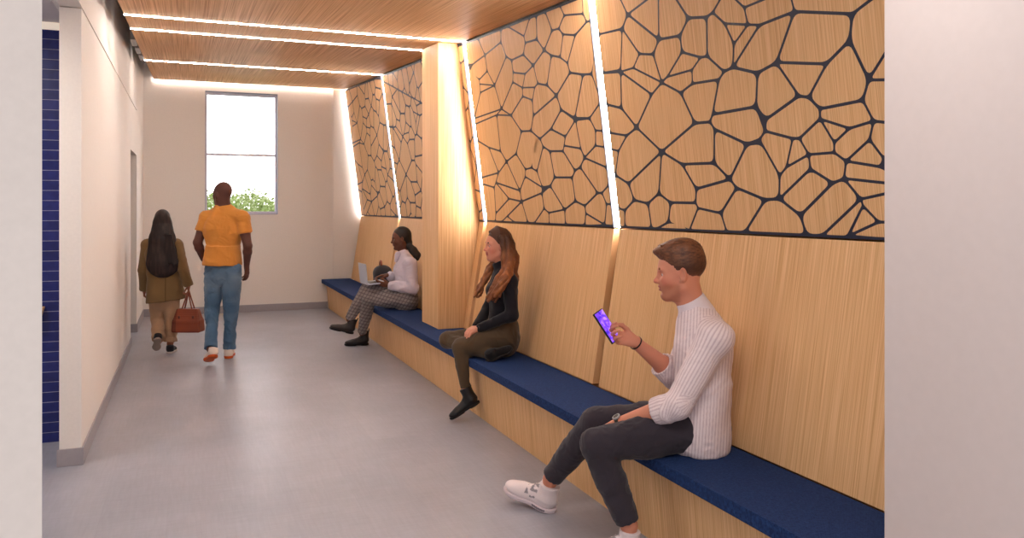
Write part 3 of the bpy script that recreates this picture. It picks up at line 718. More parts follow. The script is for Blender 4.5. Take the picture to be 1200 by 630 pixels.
# ---- head: local frame x forward, y left, z up, origin between the ears; 0.24 m from chin to crown
def head(S, R, o, k=1.0, male=True, neck_to=None, neck_r=0.056):
    S.frame(R, o, k)
    S.ell((-0.018, 0, 0.040), (0.096, 0.075, 0.088), k=0.01)
    S.ell((0.028, 0, 0.020), (0.062, 0.064, 0.070), k=0.03)           # forehead
    S.ell((0.030, 0, -0.030), (0.056, 0.058, 0.070), k=0.03)
    jw = 0.050 if male else 0.044
    for sy in (-1, 1):
        S.cap((-0.004, sy * jw, -0.062), (0.062, sy * 0.016, -0.098), 0.020, 0.017, k=0.03)
        S.cap((-0.006, sy * 0.060, -0.010), (-0.004, sy * jw, -0.062), 0.014, 0.018, k=0.03)
        S.ell((0.058, sy * 0.036, -0.026), (0.024, 0.024, 0.024), k=0.03)     # cheekbone
        S.cap((0.078, sy * 0.014, 0.020), (0.070, sy * 0.046, 0.019), 0.010, 0.008, k=0.02)  # brow
        S.ell((0.090, sy * 0.031, 0.001), (0.018, 0.018, 0.012), k=0.016, sub=True)
        S.cap((0.0735, sy * 0.018, 0.006), (0.072, sy * 0.044, 0.005), 0.0075, 0.006, k=0.004)  # upper lid
        S.cap((0.0735, sy * 0.020, -0.009), (0.071, sy * 0.043, -0.008), 0.006, 0.005, k=0.006)
    S.ell((0.066, 0, -0.100), (0.022, 0.024, 0.018), k=0.02)            # chin
    S.cap((0.050, 0, -0.088), (0.000, 0, -0.075), 0.030, 0.045, k=0.03)
    S.ell((0.070, 0, -0.060), (0.024, 0.034, 0.026), k=0.025)           # mouth mound
    S.cap((0.082, 0, 0.012), (0.104, 0, -0.026), 0.0075, 0.0095, k=0.014) # nose
    S.ell((0.107, 0, -0.030), (0.0115, 0.0115, 0.0095), k=0.01)
    for sy in (-1, 1): S.ell((0.096, sy * 0.0125, -0.034), (0.010, 0.0065, 0.0075), k=0.008)
    S.ell((0.0925, 0, -0.0555), (0.0085, 0.024, 0.0058), k=0.006)
    S.ell((0.0900, 0, -0.0680), (0.0090, 0.020, 0.0068), k=0.006)
    S.cap((0.098, -0.020, -0.0617), (0.098, 0.020, -0.0617), 0.0034, k=0.004, sub=True)
    S.ell((0.088, 0, -0.082), (0.008, 0.02, 0.006), k=0.012, sub=True)
    for sy in (-1, 1):
        Re = basis((1, sy * 0.35, 0), (-0.25, 0, 1))
        S.ell((-0.008, sy * 0.083, -0.006), (0.019, 0.0085, 0.033), Re, k=0.005)
        S.ell((-0.004, sy * 0.092, -0.002), (0.011, 0.009, 0.021), Re, k=0.003, sub=True)
        S.ell((0.002, sy * 0.078, -0.030), (0.009, 0.006, 0.010), Re, k=0.006)
    if neck_to is not None:
        nt_ = np.linalg.inv(S.T) @ (np.array(neck_to) - S.o) / S.k
        S.cap((-0.028, 0, -0.045), tuple(nt_), neck_r * 0.97, neck_r * 1.08, k=0.03)
        S.cap((0.012, 0, -0.085), tuple(nt_ + np.array([0.012, 0, 0.02])), 0.030, 0.035, k=0.03)
    S.frame()
def local(V, R, o, k): return (V - o) @ np.array(R) / k
def face_tint(base, lips, R, o, k, stubble=None, blush=None):
    def f(V):
        L = local(V, R, o, k); c = np.tile(np.array(base[:3]), (len(V), 1))
        near = np.linalg.norm(L, axis=1) < 0.25
        if blush is not None:
            m = np.exp(-(((L[:, 0] - 0.06) / 0.03) ** 2 + ((np.abs(L[:, 1]) - 0.045) / 0.022) ** 2 + ((L[:, 2] + 0.03) / 0.025) ** 2)) + np.exp(-(((L[:, 0] - 0.108) / 0.012) ** 2 + (L[:, 1] / 0.015) ** 2 + ((L[:, 2] + 0.03) / 0.013) ** 2))
            c = lerp(c, blush, np.clip(m, 0, 1) * 0.5)
        if stubble is not None:
            m = sstep(-L[:, 2], 0.035, 0.06) * sstep(L[:, 0], 0.0, 0.02) * near * (L[:, 2] > -0.13)
            c = lerp(c, stubble, m * 0.45)
        m = (((np.abs(L[:, 2] + 0.0615)) < 0.0125) & (np.abs(L[:, 1]) < 0.025) & (L[:, 0] > 0.083)).astype(float)
        return lerp(c, lips, m * 0.8)
    return f
def eyes(parent, R, o, k, iris, brow, skin_lid=None, h=0.0022, look=(1, 0, -0.1)):
    g = nrm(look)
    for sy in (-1, 1):
        S = Sdf(h * k).frame(R, o, k); S.ell((0.0700, sy * 0.031, -0.001), (0.0118, 0.0118, 0.0118), k=0)
        def f(V):
            L = local(V, R, o, k) - np.array([.07, sy * .031, -.001])
            q = L / (np.linalg.norm(L, axis=1)[:, None] + 1e-9); d = q @ np.array([g[0], 0, g[2]])
            c = np.tile(np.array([0.70, 0.64, 0.60]), (len(V), 1)); c[d > 0.84] = iris[:3]; c[d > 0.95] = (0.01, 0.01, 0.01); return c
        sk('eye', S.mesh(smooth=0), M['eye'], parent, f)
        S = Sdf(h * k).frame(R, o, k)
        S.chain([(0.0885, sy * 0.012, 0.021), (0.0860, sy * 0.030, 0.0270), (0.073, sy * 0.049, 0.021)], [0.0050, 0.0056, 0.0036], k=0.003)
        sk('eyebrow', S.mesh(), M['hair'], parent, brow)

# ---- hand: local frame x along the fingers, y towards the thumb side, z out of the back of the hand; origin at the wrist
def hand(S, R, o, k=1.0, curls=(0.5, 0.55, 0.6, 0.7), thumb=((0.045, 0.045, -0.012), (0.075, 0.058, -0.022), (0.098, 0.060, -0.030)), spread=0.05):
    S.frame(R, o, k)
    S.cap((-0.02, 0, 0), (0.02, 0, 0), 0.026, 0.030, side=(0, 0, 1), ratio=0.68, k=0.01)
    for i, y in enumerate((0.026, 0.009, -0.009, -0.026)):
        S.cap((0.008, y * 0.6, 0), (0.085 - 0.004 * abs(i - 1), y, 0.0), 0.0145, 0.0115, k=0.012)
    S.cap((0.012, 0.018, -0.006), tuple(np.array(thumb[0])), 0.016, 0.0125, k=0.012)
    S.chain([np.array(t) for t in thumb], [0.0125, 0.0105, 0.0085], k=0.004)
    ln = ((0.044, 0.026, 0.021), (0.048, 0.030, 0.022), (0.045, 0.028, 0.021), (0.035, 0.021, 0.018))
    for i, y in enumerate((0.026, 0.009, -0.009, -0.026)):
        p = np.array([0.085 - 0.004 * abs(i - 1), y, 0.0]); a = 0.0; sp = (1.5 - i) * spread
        for j, L in enumerate(ln[i]):
            a += curls[i] * (0.8, 1.1, 0.8)[j]
            d = np.array([math.cos(a), math.sin(sp) * math.cos(a), -math.sin(a)]); q = p + nrm(d) * L
            S.cap(tuple(p), tuple(q), (0.0098, 0.0088, 0.0080)[j], (0.0088, 0.0080, 0.0068)[j], k=0.002)
            p = q
    S.frame()

# ---- shoes: local frame x towards the toe, y left, z up; origin on the sole under the heel's middle (x=0 at the ankle axis)
def shoe(parent, R, o, k, kind, upper, sole, h=0.0035, extra=None, left=True):
    S = Sdf(h).frame(R, o, k); sy = 1 if left else -1
    S.ell((-0.010, 0, 0.052), (0.045, 0.036, 0.045), k=0.02)
    S.cap((0.0, 0, 0.045), (0.120, 0, 0.036), 0.038, 0.034, k=0.03)
    S.ell((0.150, -sy * 0.006, 0.034), (0.062, 0.043, 0.028), k=0.03)
    S.cap((0.045, 0, 0.070), (0.110, 0, 0.045), 0.028, 0.022, k=0.02)
    if kind == 'boot': S.cap((-0.008, 0, 0.06), (-0.012, 0, 0.165), 0.046, 0.050, k=0.03, flat=True)
    elif kind == 'high': S.cap((-0.006, 0, 0.06), (-0.012, 0, 0.125), 0.042, 0.047, k=0.02, flat=True)
    else: S.cap((-0.004, 0, 0.055), (-0.010, 0, 0.095), 0.040, 0.043, k=0.02, flat=True)
    if kind in ('boot', 'high', 'sneaker'):
        for i in range(5):
            x = 0.05 + i * 0.017; z = 0.098 - i * 0.0105
            S.cap((x, -0.018, z - 0.003), (x + 0.004, 0.018, z - 0.003), 0.0042, k=0.001)
    if kind == 'boot':
        for i in range(4):
            z = 0.105 + i * 0.016; S.cap((0.036 - i * 0.002, -0.018, z), (0.036 - i * 0.002, 0.018, z), 0.0042, k=0.001)
        S.cap((-0.060, 0, 0.155), (-0.062, 0, 0.185), 0.006, k=0.003)
    A = np.array(R) @ np.array([0, 0, 1.0])
    VF = S.mesh(cuts=[(S.w((0, 0, 0.012)), -A)])
    u = sk('shoe', VF, M['leather'] if kind == 'boot' else M['cloth'], parent, upper)
    S = Sdf(h).frame(R, o, k); t = {'boot': 0.017, 'high': 0.014}.get(kind, 0.018)
    S.ell((-0.008, 0, t), (0.052, 0.039, 0.045), k=0.03); S.cap((0.0, 0, t), (0.13, 0, t), 0.037, 0.040, k=0.03)
    S.ell((0.150, -sy * 0.006, t), (0.068, 0.046, 0.03), k=0.03)
    if kind == 'boot': S.rbox((0.058, 0, -0.001), (0.03, 0.06, 0.006), 0.002, sub=True, k=0.002)
    so = sk('sole', S.mesh(cuts=[(S.w((0, 0, 0.0)), -A), (S.w((0, 0, t + 0.006)), A)]), M['rubber'], u, sole)
    return u

# ------------------------------------------------------------------ people
def lin(r, g, b): return np.array(srgb(r, g, b)[:3])
def frame3(x, z, mirror=False):
    """columns x (fingers), y (thumb side), z (back of the hand)"""
    x = nrm(x); z = np.array(z, float); z = nrm(z - x * (z @ x)); y = np.cross(z, x)
    return np.stack([x, -y if mirror else y, z], 1)
U = np.array([0, 0, 1.0])
def cloth_col(base, V, amp=0.06, seed=0):
    n = vnoise(V * 9, seed); return np.clip(np.tile(base, (len(V), 1)) * (1 + amp * n)[:, None], 0, 1)
def seg_param(V, a, b):
    a = np.array(a); d = np.array(b) - a; L = np.linalg.norm(d); d = d / L
    t = (V - a) @ d; q = V - a - t[:, None] * d; return t / L, np.linalg.norm(q, axis=1), q, d
def ring(a, b, r, side=None, ratio=1.0, hole=0.8, h=0.003):
    S = Sdf(h); S.cap(a, b, r, r, side=side, ratio=ratio, k=0.001, flat=True)
    e = np.array(b) - np.array(a); S.cap(np.array(a) - e, np.array(b) + e, r * hole, r * hole, side=side, ratio=ratio, k=0.001, flat=True, sub=True)
    return S.mesh()

def bench_cut(S): S.frame(); S.rbox((2.45, 6.0, .2), (.557, 8, .2525), .004, sub=True, k=.002)
# ================= man with the phone =================
def man_with_phone():
    Dc = 3.70
    J = lambda x, y, o=0: np.array(at(x, y, D=Dc + o))
    f = np.array([-.833, .553, 0]); l = np.array([-.553, -.833, 0])
    root = empty('person', (2.15, 3.1, 0.45))
    skin, lips = lin(206, 136, 110), lin(176, 84, 78)
    hR = basis(f - 0.10 * U + 0.10 * l, U + 0.10 * f); ho = J(796, 319); hk = 1.02
    pel, wai, che, nb = J(818, 500), J(824, 456), J(824, 410), J(812, 366)
    shN, shF = J(838, 396, -.155), J(818, 388, .17)
    elN, wrN = J(794, 474, -.20), J(724, 496, -.04)
    elF, wrF = J(792, 440, .15), J(742, 399, .03)
    hipN, hipF = J(822, 499, -.075), J(814, 498, .085)
    knN, knF = J(699, 521, -.15), J(699, 494, .20)
    anN, anF = J(734, 622, -.12), J(643, 563, .33)
    # feet first: the legs end inside the shoes
    heel, toe = np.array(at(649, 600, Z=0)), np.array(at(597, 574, D=4.24)); dx = nrm(toe - heel)
    Rs = basis(dx, U + .12 * l); oF = heel + dx * .058
    R2 = basis(f + .1 * l, U); oN = np.array(at(735, 616, D=3.56)); oN[2] = 0
    fp = lambda o, R_, k, z: o + R_ @ (np.array([-.008, 0, z]) * k)
    anF, anN = fp(oF, Rs, 1.12, .150), fp(oN, R2, 1.0, .150)
    # phone pose
    Lg = nrm(.55 * f + .83 * U); al = math.radians(30)
    n = nrm(math.cos(al) * (-.83 * f + .55 * U) + math.sin(al) * l)
    pc = J(711, 382, .0)
    S = Sdf(0.0034)
    head(S, hR, ho, hk, True, neck_to=tuple(nb), neck_r=0.057)
    S.chain([pel, wai, che], [.150, .130, .155], side=f, ratio=.70, k=.04)
    S.chain([che, J(816, 385)], [.150, .105], side=f, ratio=.70, k=.04)
    for a, b, c, w in ((shN, elN, wrN, 1), (shF, elF, wrF, 1)):
        S.cap(J(816, 385), a, .06, .055, k=.04); S.chain([a, b], [.052, .043], k=.02)
        m = b + (c - b) * .3
        S.chain([b, m, c], [.041, .043, .026], k=.015)
    for a, b, c in ((hipN, knN, anN), (hipF, knF, anF)):
        S.chain([a, b, c], [.080, .052, .034], k=.03)
    S.chain([anF, fp(oF, Rs, 1.12, .05)], [.034, .028], k=.02); S.chain([anN, fp(oN, R2, 1.0, .05)], [.034, .028], k=.02)
    # hands
    RN = frame3(wrN - elN - .02 * U, U - .3 * l, mirror=True)
    hand(S, RN, wrN, 1.0, curls=(.35, .4, .45, .5))
    xF = nrm(.35 * l + .85 * f + .22 * U); RF = frame3(xF, -n)
    hand(S, RF, wrF, 1.0, curls=(.75, .8, .85, .95), thumb=((0.040, 0.040, -0.020), (0.068, 0.046, -0.036), (0.092, 0.040, -0.044)))
    bench_cut(S)
    tint = face_tint(skin, lips, hR, ho, hk, stubble=lin(150, 92, 62), blush=lin(216, 104, 84))
    sk('body', S.mesh(), M['skin'], root, tint)
    eyes(root, hR, ho, hk, lin(70, 100, 130), lin(120, 76, 48), look=(1, 0, -.35))
    # hair
    S = Sdf(0.003).frame(hR, ho, hk)
    S.ell((-0.020, 0, 0.046), (0.104, 0.082, 0.094), k=.005); S.ell((0.046, 0, 0.103), (0.062, 0.055, 0.027), k=.03)
    S.ell((-.02, 0, .10), (.085, .065, .052), k=.03)
    for i in range(26):
        a = rng.uniform(-.9, .9); x = rng.uniform(-.06, .055)
        S.cap((x, .05 * a, .125 - .25 * (x - .01) ** 2 * 10 * .3), (x + .026, .05 * a + rng.uniform(-.01, .01), .132 - x * x * 1.2), .010, .003, k=.006)
    S.ell((0.095, 0, -0.012), (0.060, 0.10, 0.083), k=.006, sub=True)
    S.rbox((0.05, 0, -.085), (0.085, .12, .07), .01, k=.006, sub=True)
    S.ell((-0.002, 0, -0.02), (0.026, 0.12, 0.040), k=.006, sub=True)
    S.rbox((-0.06, 0, -.115), (0.16, .12, .045), .01, k=.006, sub=True)
    VF = S.mesh(); V = folds(VF[0], VF[1], .0012, 90, 3); 
    def hc(V):
        L = local(V, hR, ho, hk); c = lerp(np.tile(lin(72, 42, 30), (len(V), 1)), lin(130, 82, 54), np.clip(vnoise(L * np.array([60, 160, 160])) * .5 + .5, 0, 1) * sstep(L[:, 2], .0, .1))
        return lerp(c, skin, (1 - sstep(L[:, 2], -.07, .02)) * .45)
    sk('hair', (V, VF[1]), M['hair'], root, hc)
    # shirt
    S = Sdf(0.0045)
    S.chain([J(819, 506, -.01), wai, che], [.182, .162, .176], side=f, ratio=.74, k=.04)
    S.cap(J(822, 511, -.01), J(820, 490, -.01), .182, .180, side=f, ratio=.70, k=.02)
    S.chain([che, J(817, 384)], [.170, .122], side=f, ratio=.72, k=.04)
    for a, b, c in ((shN, elN, wrN), (shF, elF, wrF)):
        S.cap(J(817, 384), a, .070, .070, k=.04)
        S.cap(a, b, .071, .062, k=.03)
        m1, m2, m3 = b + (c - b) * .05, b + (c - b) * .16, b + (c - b) * .36
        S.cap(b, m2, .060, .056, k=.02); S.cap(m1, m2, .056, .064, k=.01); S.cap(m2, m3, .063, .058, k=.006, flat=True)
        S.cap(m3, b + (c - b) * .5, .049, .049, k=.002, sub=True)
    up = nrm(nrm(J(807, 350) - J(816, 374)) + .0 * f)
    S.cap(J(822, 372, 0), shN, .060, .066, k=.04)
    S.cap(J(818, 378), J(811, 356), .078, .066, side=f, ratio=.92, k=.02, flat=True)
    S.cap(J(812, 364), J(806, 344), .058, .062, side=f, ratio=.92, k=.003, flat=True, sub=True)
    bench_cut(S)
    VF = S.mesh(); V = folds(VF[0], VF[1], .0045, 9, 11); V = folds(V, VF[1], .0016, 24, 12)
    A1, A2 = nrm(wai - che), None
    def sc_(V):
        best = None; val = np.zeros(len(V)); bd = np.full(len(V), 9.)
        for a, b, rr in ((che, pel, .16), (shN, elN, .06), (elN, wrN, .055), (shF, elF, .06), (elF, wrF, .05)):
            t, r, q, d = seg_param(V, a, b); t2 = np.clip(t, -.1, 1.1)
            e = np.linalg.norm(V - (np.array(a) + t2[:, None] * (np.array(b) - np.array(a))), axis=1) - rr
            u = nrm(np.cross(d, l if rr > .1 else U)); v = np.cross(d, u)
            if rr > .1: s = (q @ nrm(f - d * (f @ d)))
            else: s = np.arctan2(q @ v, q @ u) * rr
            m = e < bd; bd[m] = e[m]; val[m] = s[m]
        st = sstep(np.abs(((val / .0135) % 1) - .5), .22, .40)
        return lerp(np.tile(lin(232, 216, 218), (len(V), 1)), lin(188, 162, 172), st * .7)
    sk('shirt', (V, VF[1]), M['cloth'], root, sc_)
    S = Sdf(.0028); ca, cb = J(819, 371), J(808, 350)
    S.cap(ca, cb, .088, .071, side=f, ratio=.93, k=.002, flat=True)
    e = (cb - ca) * .6; S.cap(ca - e, cb + e, .081, .060, side=f, ratio=.93, k=.002, flat=True, sub=True)
    S.cap(cb + f * .10, ca + f * .13 - U * .02, .012, .032, k=.004, sub=True)
    S.ell(tuple((ca + cb) / 2 + f * .085), (.022, .016, .05), basis(f, U), k=.004, sub=True)
    for w_ in (-1, 1): S.chain([(ca + cb) / 2 + f * .058 + l * w_ * .040, ca + f * .080 + l * w_ * .036 - U * .012, ca + f * .088 + l * w_ * .030 - U * .034], [.014, .012, .004], side=l, ratio=.6, k=.006)
    sk('collar', S.mesh(), M['cloth'], root, lin(222, 208, 214))
    # trousers
    S = Sdf(0.005)
    S.ell(J(818, 500), (.145, .145, .10), k=.03)
    for a, b, c in ((hipN, knN, anN), (hipF, knF, anF)):
        c2 = b + (c - b) * .95; m = b + (c - b) * .45
        S.chain([a, a + (b - a) * .5, b], [.100, .092, .070], k=.035); S.chain([b, m], [.068, .066], k=.02)
        S.cap(m, c2, .066, .050, k=.01, flat=True)
    bench_cut(S)
    VF = S.mesh(); V = folds(VF[0], VF[1], .004, 11, 21); V = folds(V, VF[1], .0018, 30, 22)
    sk('trousers', (V, VF[1]), M['cloth'], root, lambda V: cloth_col(lin(56, 50, 58), V, .14))
    # trainers
    white, grey = lin(226, 212, 214), lin(120, 112, 120)
    up_ = lambda R, o: (lambda V: lerp(np.tile(white, (len(V), 1)), grey, ((vnoise((V) * 60, 5) > .12) & (np.abs(((V - o) @ R)[:, 0] - .07) < .035) & (((V - o) @ R)[:, 2] > .045)) * .8))
    so_ = lambda R, o: (lambda V: lerp(np.tile(lin(214, 198, 204), (len(V), 1)), lin(70, 66, 78), ((np.abs(((V - o) @ R)[:, 0] - .012) < .040) & (((V - o) @ R)[:, 2] < .019) & (((V - o) @ R)[:, 2] > .007)) * .8))
    o = oF
    shoe(root, Rs, o, 1.12, 'high', up_(Rs, o), so_(Rs, o), left=False)
    o2 = oN
    shoe(root, R2, o2, 1.0, 'high', up_(R2, o2), so_(R2, o2), left=True)
    # watch and bracelet
    ax = nrm(wrN - elN); c0 = wrN - ax * .012
    w = sk('wristwatch', ring(c0 - ax * .010, c0 + ax * .010, .0335, hole=.88), M['leather'], root, lin(28, 26, 28))
    zz = nrm(U - .4 * l * -1 - ax * ax[2]); zz = nrm(zz - ax * (zz @ ax)); cc = c0 + zz * .033
    sk('watch_case', (lambda S: S.cap(cc - zz * .004, cc + zz * .006, .019, k=0, flat=True) and S.mesh())(Sdf(.0025)), M['leather'], w, lambda V: lerp(np.tile(lin(170, 165, 165), (len(V), 1)), lin(24, 24, 28), (np.linalg.norm((V - cc) - ((V - cc) @ zz)[:, None] * zz, axis=1) < .014) * 1.0))
    ax = nrm(wrF - elF); c0 = wrF - ax * .02
    sk('bracelet', ring(c0 - ax * .004, c0 + ax * .004, .0335, hole=.9, h=.002), M['leather'], root, lin(20, 20, 22))
    tag(root, 'seated man in a striped light shirt, dark trousers and white trainers holding up a phone', 'person')
    # phone
    t = empty('mobile_phone', tuple(pc)); Wd = np.cross(Lg, n)
    def plate(hl, hw, z0, z1, off=0, bev=.004):
        pts = [pc + Lg * a * hl + Wd * b * hw + n * z0 for a, b in ((-1, -1), (-1, 1), (1, 1), (1, -1))] + [pc + Lg * a * hl + Wd * b * hw + n * z1 for a, b in ((-1, -1), (-1, 1), (1, 1), (1, -1))]
        return MB().hexa([tuple(p) for p in pts])
    plate(.080, .038, -.0045, .0045).build('phone_case', M['phone'], t, bevel=.003)
    plate(.075, .034, .0045, .0052).build('screen', M['screen'], t)
    tag(t, 'black phone with a glowing purple screen held up by the seated man', 'phone')
M['phone'] = plain('black_plastic', srgb(22, 20, 26), 0.3, var=.02)
def screen_mat():
    m, nt, bs = new_mat('purple_screen')
    n = noise_n(nt, coord(nt, (1, 1, 1)), 22, 1, .4, 2.0)
    c = ramp(nt, [(0.35, srgb(70, 40, 200)), (0.5, srgb(122, 70, 232)), (0.62, srgb(176, 130, 250))], n)
    nt.links.new(c, bs.inputs['Base Color']); nt.links.new(c, bs.inputs['Emission Color']); bs.inputs['Emission Strength'].default_value = .55
    bs.inputs['Roughness'].default_value = .2; return m
M['screen'] = screen_mat()
man_with_phone()

def grow(S, pts, rs, **kw): return S.chain(pts, rs, **kw)
# ================= woman with long wavy hair =================
def woman_long_hair():
    Dc = 6.0
    J = lambda x, y, o=0: np.array(at(x, y, D=Dc + o))
    pf = np.array([-.937, .348, 0]); l = np.array([-.348, -.937, 0])
    f = nrm(pf * .98 + l * .17); fh = nrm(pf * .95 + l * .32 - .03 * U)
    root = empty('person', (2.15, 5.75, 0.45))
    skin, lips = lin(206, 140, 116), lin(160, 70, 72)
    hR = basis(fh, U); ho = J(583, 287.5); hk = .93
    pel, wai, che, nb = J(589, 394), J(588, 368), J(589, 340), J(590, 313)
    shN, shF = J(597, 330, -.14), J(584, 330, .14)
    elN, wrN = J(600, 369, -.19), J(563, 384, -.12)
    elF, wrF = J(572, 362, .16), J(558, 383, -.02)
    hipN, hipF = J(591, 394, -.08), J(588, 394, .09)
    knN, knF = J(541, 407, -.09), J(525, 398, .18)
    anN, anF = J(547, 457, -.12), J(572, 413, -.16)
    S = Sdf(0.0042)
    head(S, hR, ho, hk, False, neck_to=tuple(nb), neck_r=0.044)
    S.chain([pel, wai, che, J(590, 322)], [.140, .105, .125, .08], side=f, ratio=.72, k=.04)
    for a, b, c in ((shN, elN, wrN), (shF, elF, wrF)):
        S.cap(J(590, 322), a, .05, .045, k=.04); S.chain([a, b, c], [.040, .034, .022], k=.02)
    for a, b, c in ((hipN, knN, anN), (hipF, knF, anF)): S.chain([a, b, c], [.075, .048, .032], k=.03)
    hand(S, frame3(wrN - elN - .1 * U, U - .5 * l, mirror=True), wrN, .92, curls=(.5, .5, .55, .6))
    hand(S, frame3(nrm(f * .6 + l * .7 - .2 * U), U), wrF, .92, curls=(.5, .5, .55, .6))
    bench_cut(S)
    sk('body', S.mesh(), M['skin'], root, face_tint(skin, lips, hR, ho, hk, blush=lin(206, 90, 84)))
    eyes(root, hR, ho, hk, lin(60, 40, 30), lin(60, 38, 26))
    top = lin(26, 23, 30)
    S = Sdf(0.005)
    S.chain([J(589, 388), wai, che], [.150, .118, .142], side=f, ratio=.74, k=.04); S.chain([che, J(590, 323)], [.140, .092], side=f, ratio=.74, k=.04)
    S.ell(che + f * .07 - U * .0 + l * .05, (.055, .055, .055), k=.04); S.ell(che + f * .07 - l * .05, (.055, .055, .055), k=.04)
    S.cap(J(590, 320), J(584, 306), .058, .050, k=.02, flat=True)
    for a, b, c in ((shN, elN, wrN), (shF, elF, wrF)):
        S.cap(J(590, 323), a, .058, .055, k=.04); S.cap(a, b, .055, .044, k=.03); S.cap(b, c, .044, .032, k=.02)
    bench_cut(S); VF = S.mesh(); V = folds(VF[0], VF[1], .0035, 12, 31)
    sk('sweater', (V, VF[1]), M['cloth'], root, lambda V: cloth_col(top, V, .2))
    S = Sdf(0.005)
    S.chain([pel, J(589, 384)], [.160, .148], side=f, ratio=.80, k=.03)
    S.chain([hipN, hipN + (knN - hipN) * .5, knN], [.100, .092, .068], k=.03); S.chain([knN, knN + (anN - knN) * .4], [.066, .058], k=.02); S.cap(knN + (anN - knN) * .4, knN + (anN - knN) * .93, .057, .042, k=.01, flat=True)
    S.chain([hipF, knF], [.095, .064], k=.03); S.chain([knF, anF], [.060, .044], k=.02)
    bench_cut(S); VF = S.mesh(); V = folds(VF[0], VF[1], .003, 14, 33)
    sk('trousers', (V, VF[1]), M['cloth'], root, lambda V: cloth_col(lin(78, 62, 46), V, .12))
    heel, toe = J(563, 471, -.12), J(531, 491, -.16); dx = nrm(toe - heel)
    blk = lin(24, 21, 24)
    upv = nrm(J(546, 450, -.12) - (heel + dx * .05))
    shoe(root, basis(dx, upv), heel + dx * .055, .90, 'boot', blk, lin(18, 16, 18), left=True)
    heel, toe = J(571, 424, -.23), J(597, 412, -.17); dx = nrm(toe - heel)
    shoe(root, basis(dx, U + l * .3), heel + dx * .04, .80, 'sneaker', blk, lin(40, 34, 32), left=False)
    c0 = wrN - nrm(wrN - elN) * .004
    sk('bracelet', ring(c0 - nrm(wrN - elN) * .006, c0 + nrm(wrN - elN) * .006, .034, hole=.9, h=.002), M['leather'], root, lin(30, 26, 30))
    # hair
    S = Sdf(0.0032).frame(hR, ho, hk)
    S.ell((-0.022, 0, 0.046), (0.102, 0.084, 0.096), k=.005)
    S.cap((-.06, 0, .03), (-.085, 0, -.10), .070, .070, side=(1, 0, 0), ratio=.7, k=.04)
    for i in range(15):
        u = -1.25 + 2.5 * i / 14; cu, su = math.cos(u), math.sin(u)
        S.chain([(.066 - .02 * abs(u), .072 * su * .8, .050 + .066 * cu), (.0, .088 * su, .058 + .092 * cu), (-.07, .082 * su, .048 + .078 * cu), (-.118, .06 * su, .0 + .05 * cu)], [.006, .0085, .0085, .008], k=.004)
    S.ell((0.096, 0, -0.020), (0.060, 0.080, 0.086), k=.008, sub=True)
    S.rbox((0.04, 0, -.10), (0.07, .055, .12), .02, k=.01, sub=True)
    S.frame()
    r = random.Random(4)
    def lock(pts, r0, n, sp, wav):
        for i in range(n):
            o = np.array([r.uniform(-1, 1), r.uniform(-1, 1), r.uniform(-.6, .6)]) * sp; ph = r.uniform(0, 6.28); P_ = []
            m = 9
            for j in range(m + 1):
                t = j / m * (len(pts) - 1); a = min(int(t), len(pts) - 2); u = t - a
                q = pts[a] * (1 - u) + pts[a + 1] * u
                P_.append(q + o * (.4 + .6 * j / m) + wav * (f * math.sin(ph + j * 1.5) + l * math.cos(ph + j * 1.5)))
            S.chain(P_, [r0 * (1 - .55 * (j / m) ** 2) for j in range(m + 1)], k=.004)
    lock([J(589, 279, -.06), J(595, 296, -.07), J(594, 316, -.10), J(584, 333, -.21), J(575, 350, -.18)], .019, 18, .038, .011)
    lock([J(596, 282, -.02), J(600, 300, -.03), J(598, 316, -.14), J(589, 332, -.22), J(582, 345, -.22)], .019, 12, .026, .010)
    lock([J(583, 300, .09), J(575, 314, .06), J(566, 332, .02), J(560, 346, -.02)], .017, 9, .024, .010)
    lock([J(598, 286, .04), J(602, 302, .04), J(601, 322, .03), J(601, 334, .02)], .019, 8, .028, .008)
    sk('hair', S.mesh(), M['hair'], root, lambda V: lerp(lerp(np.tile(lin(78, 48, 34), (len(V), 1)), lin(124, 72, 42), sstep(-(V[:, 2] - ho[2]), -.05, .14)), lin(176, 110, 60), np.clip(vnoise(V * np.array([70, 70, 14])), 0, 1) * .7 * sstep(-(V[:, 2] - ho[2]), -.02, .12)))
    tag(root, 'seated woman with long wavy brown hair in a black top, one leg tucked under her', 'person')
woman_long_hair()

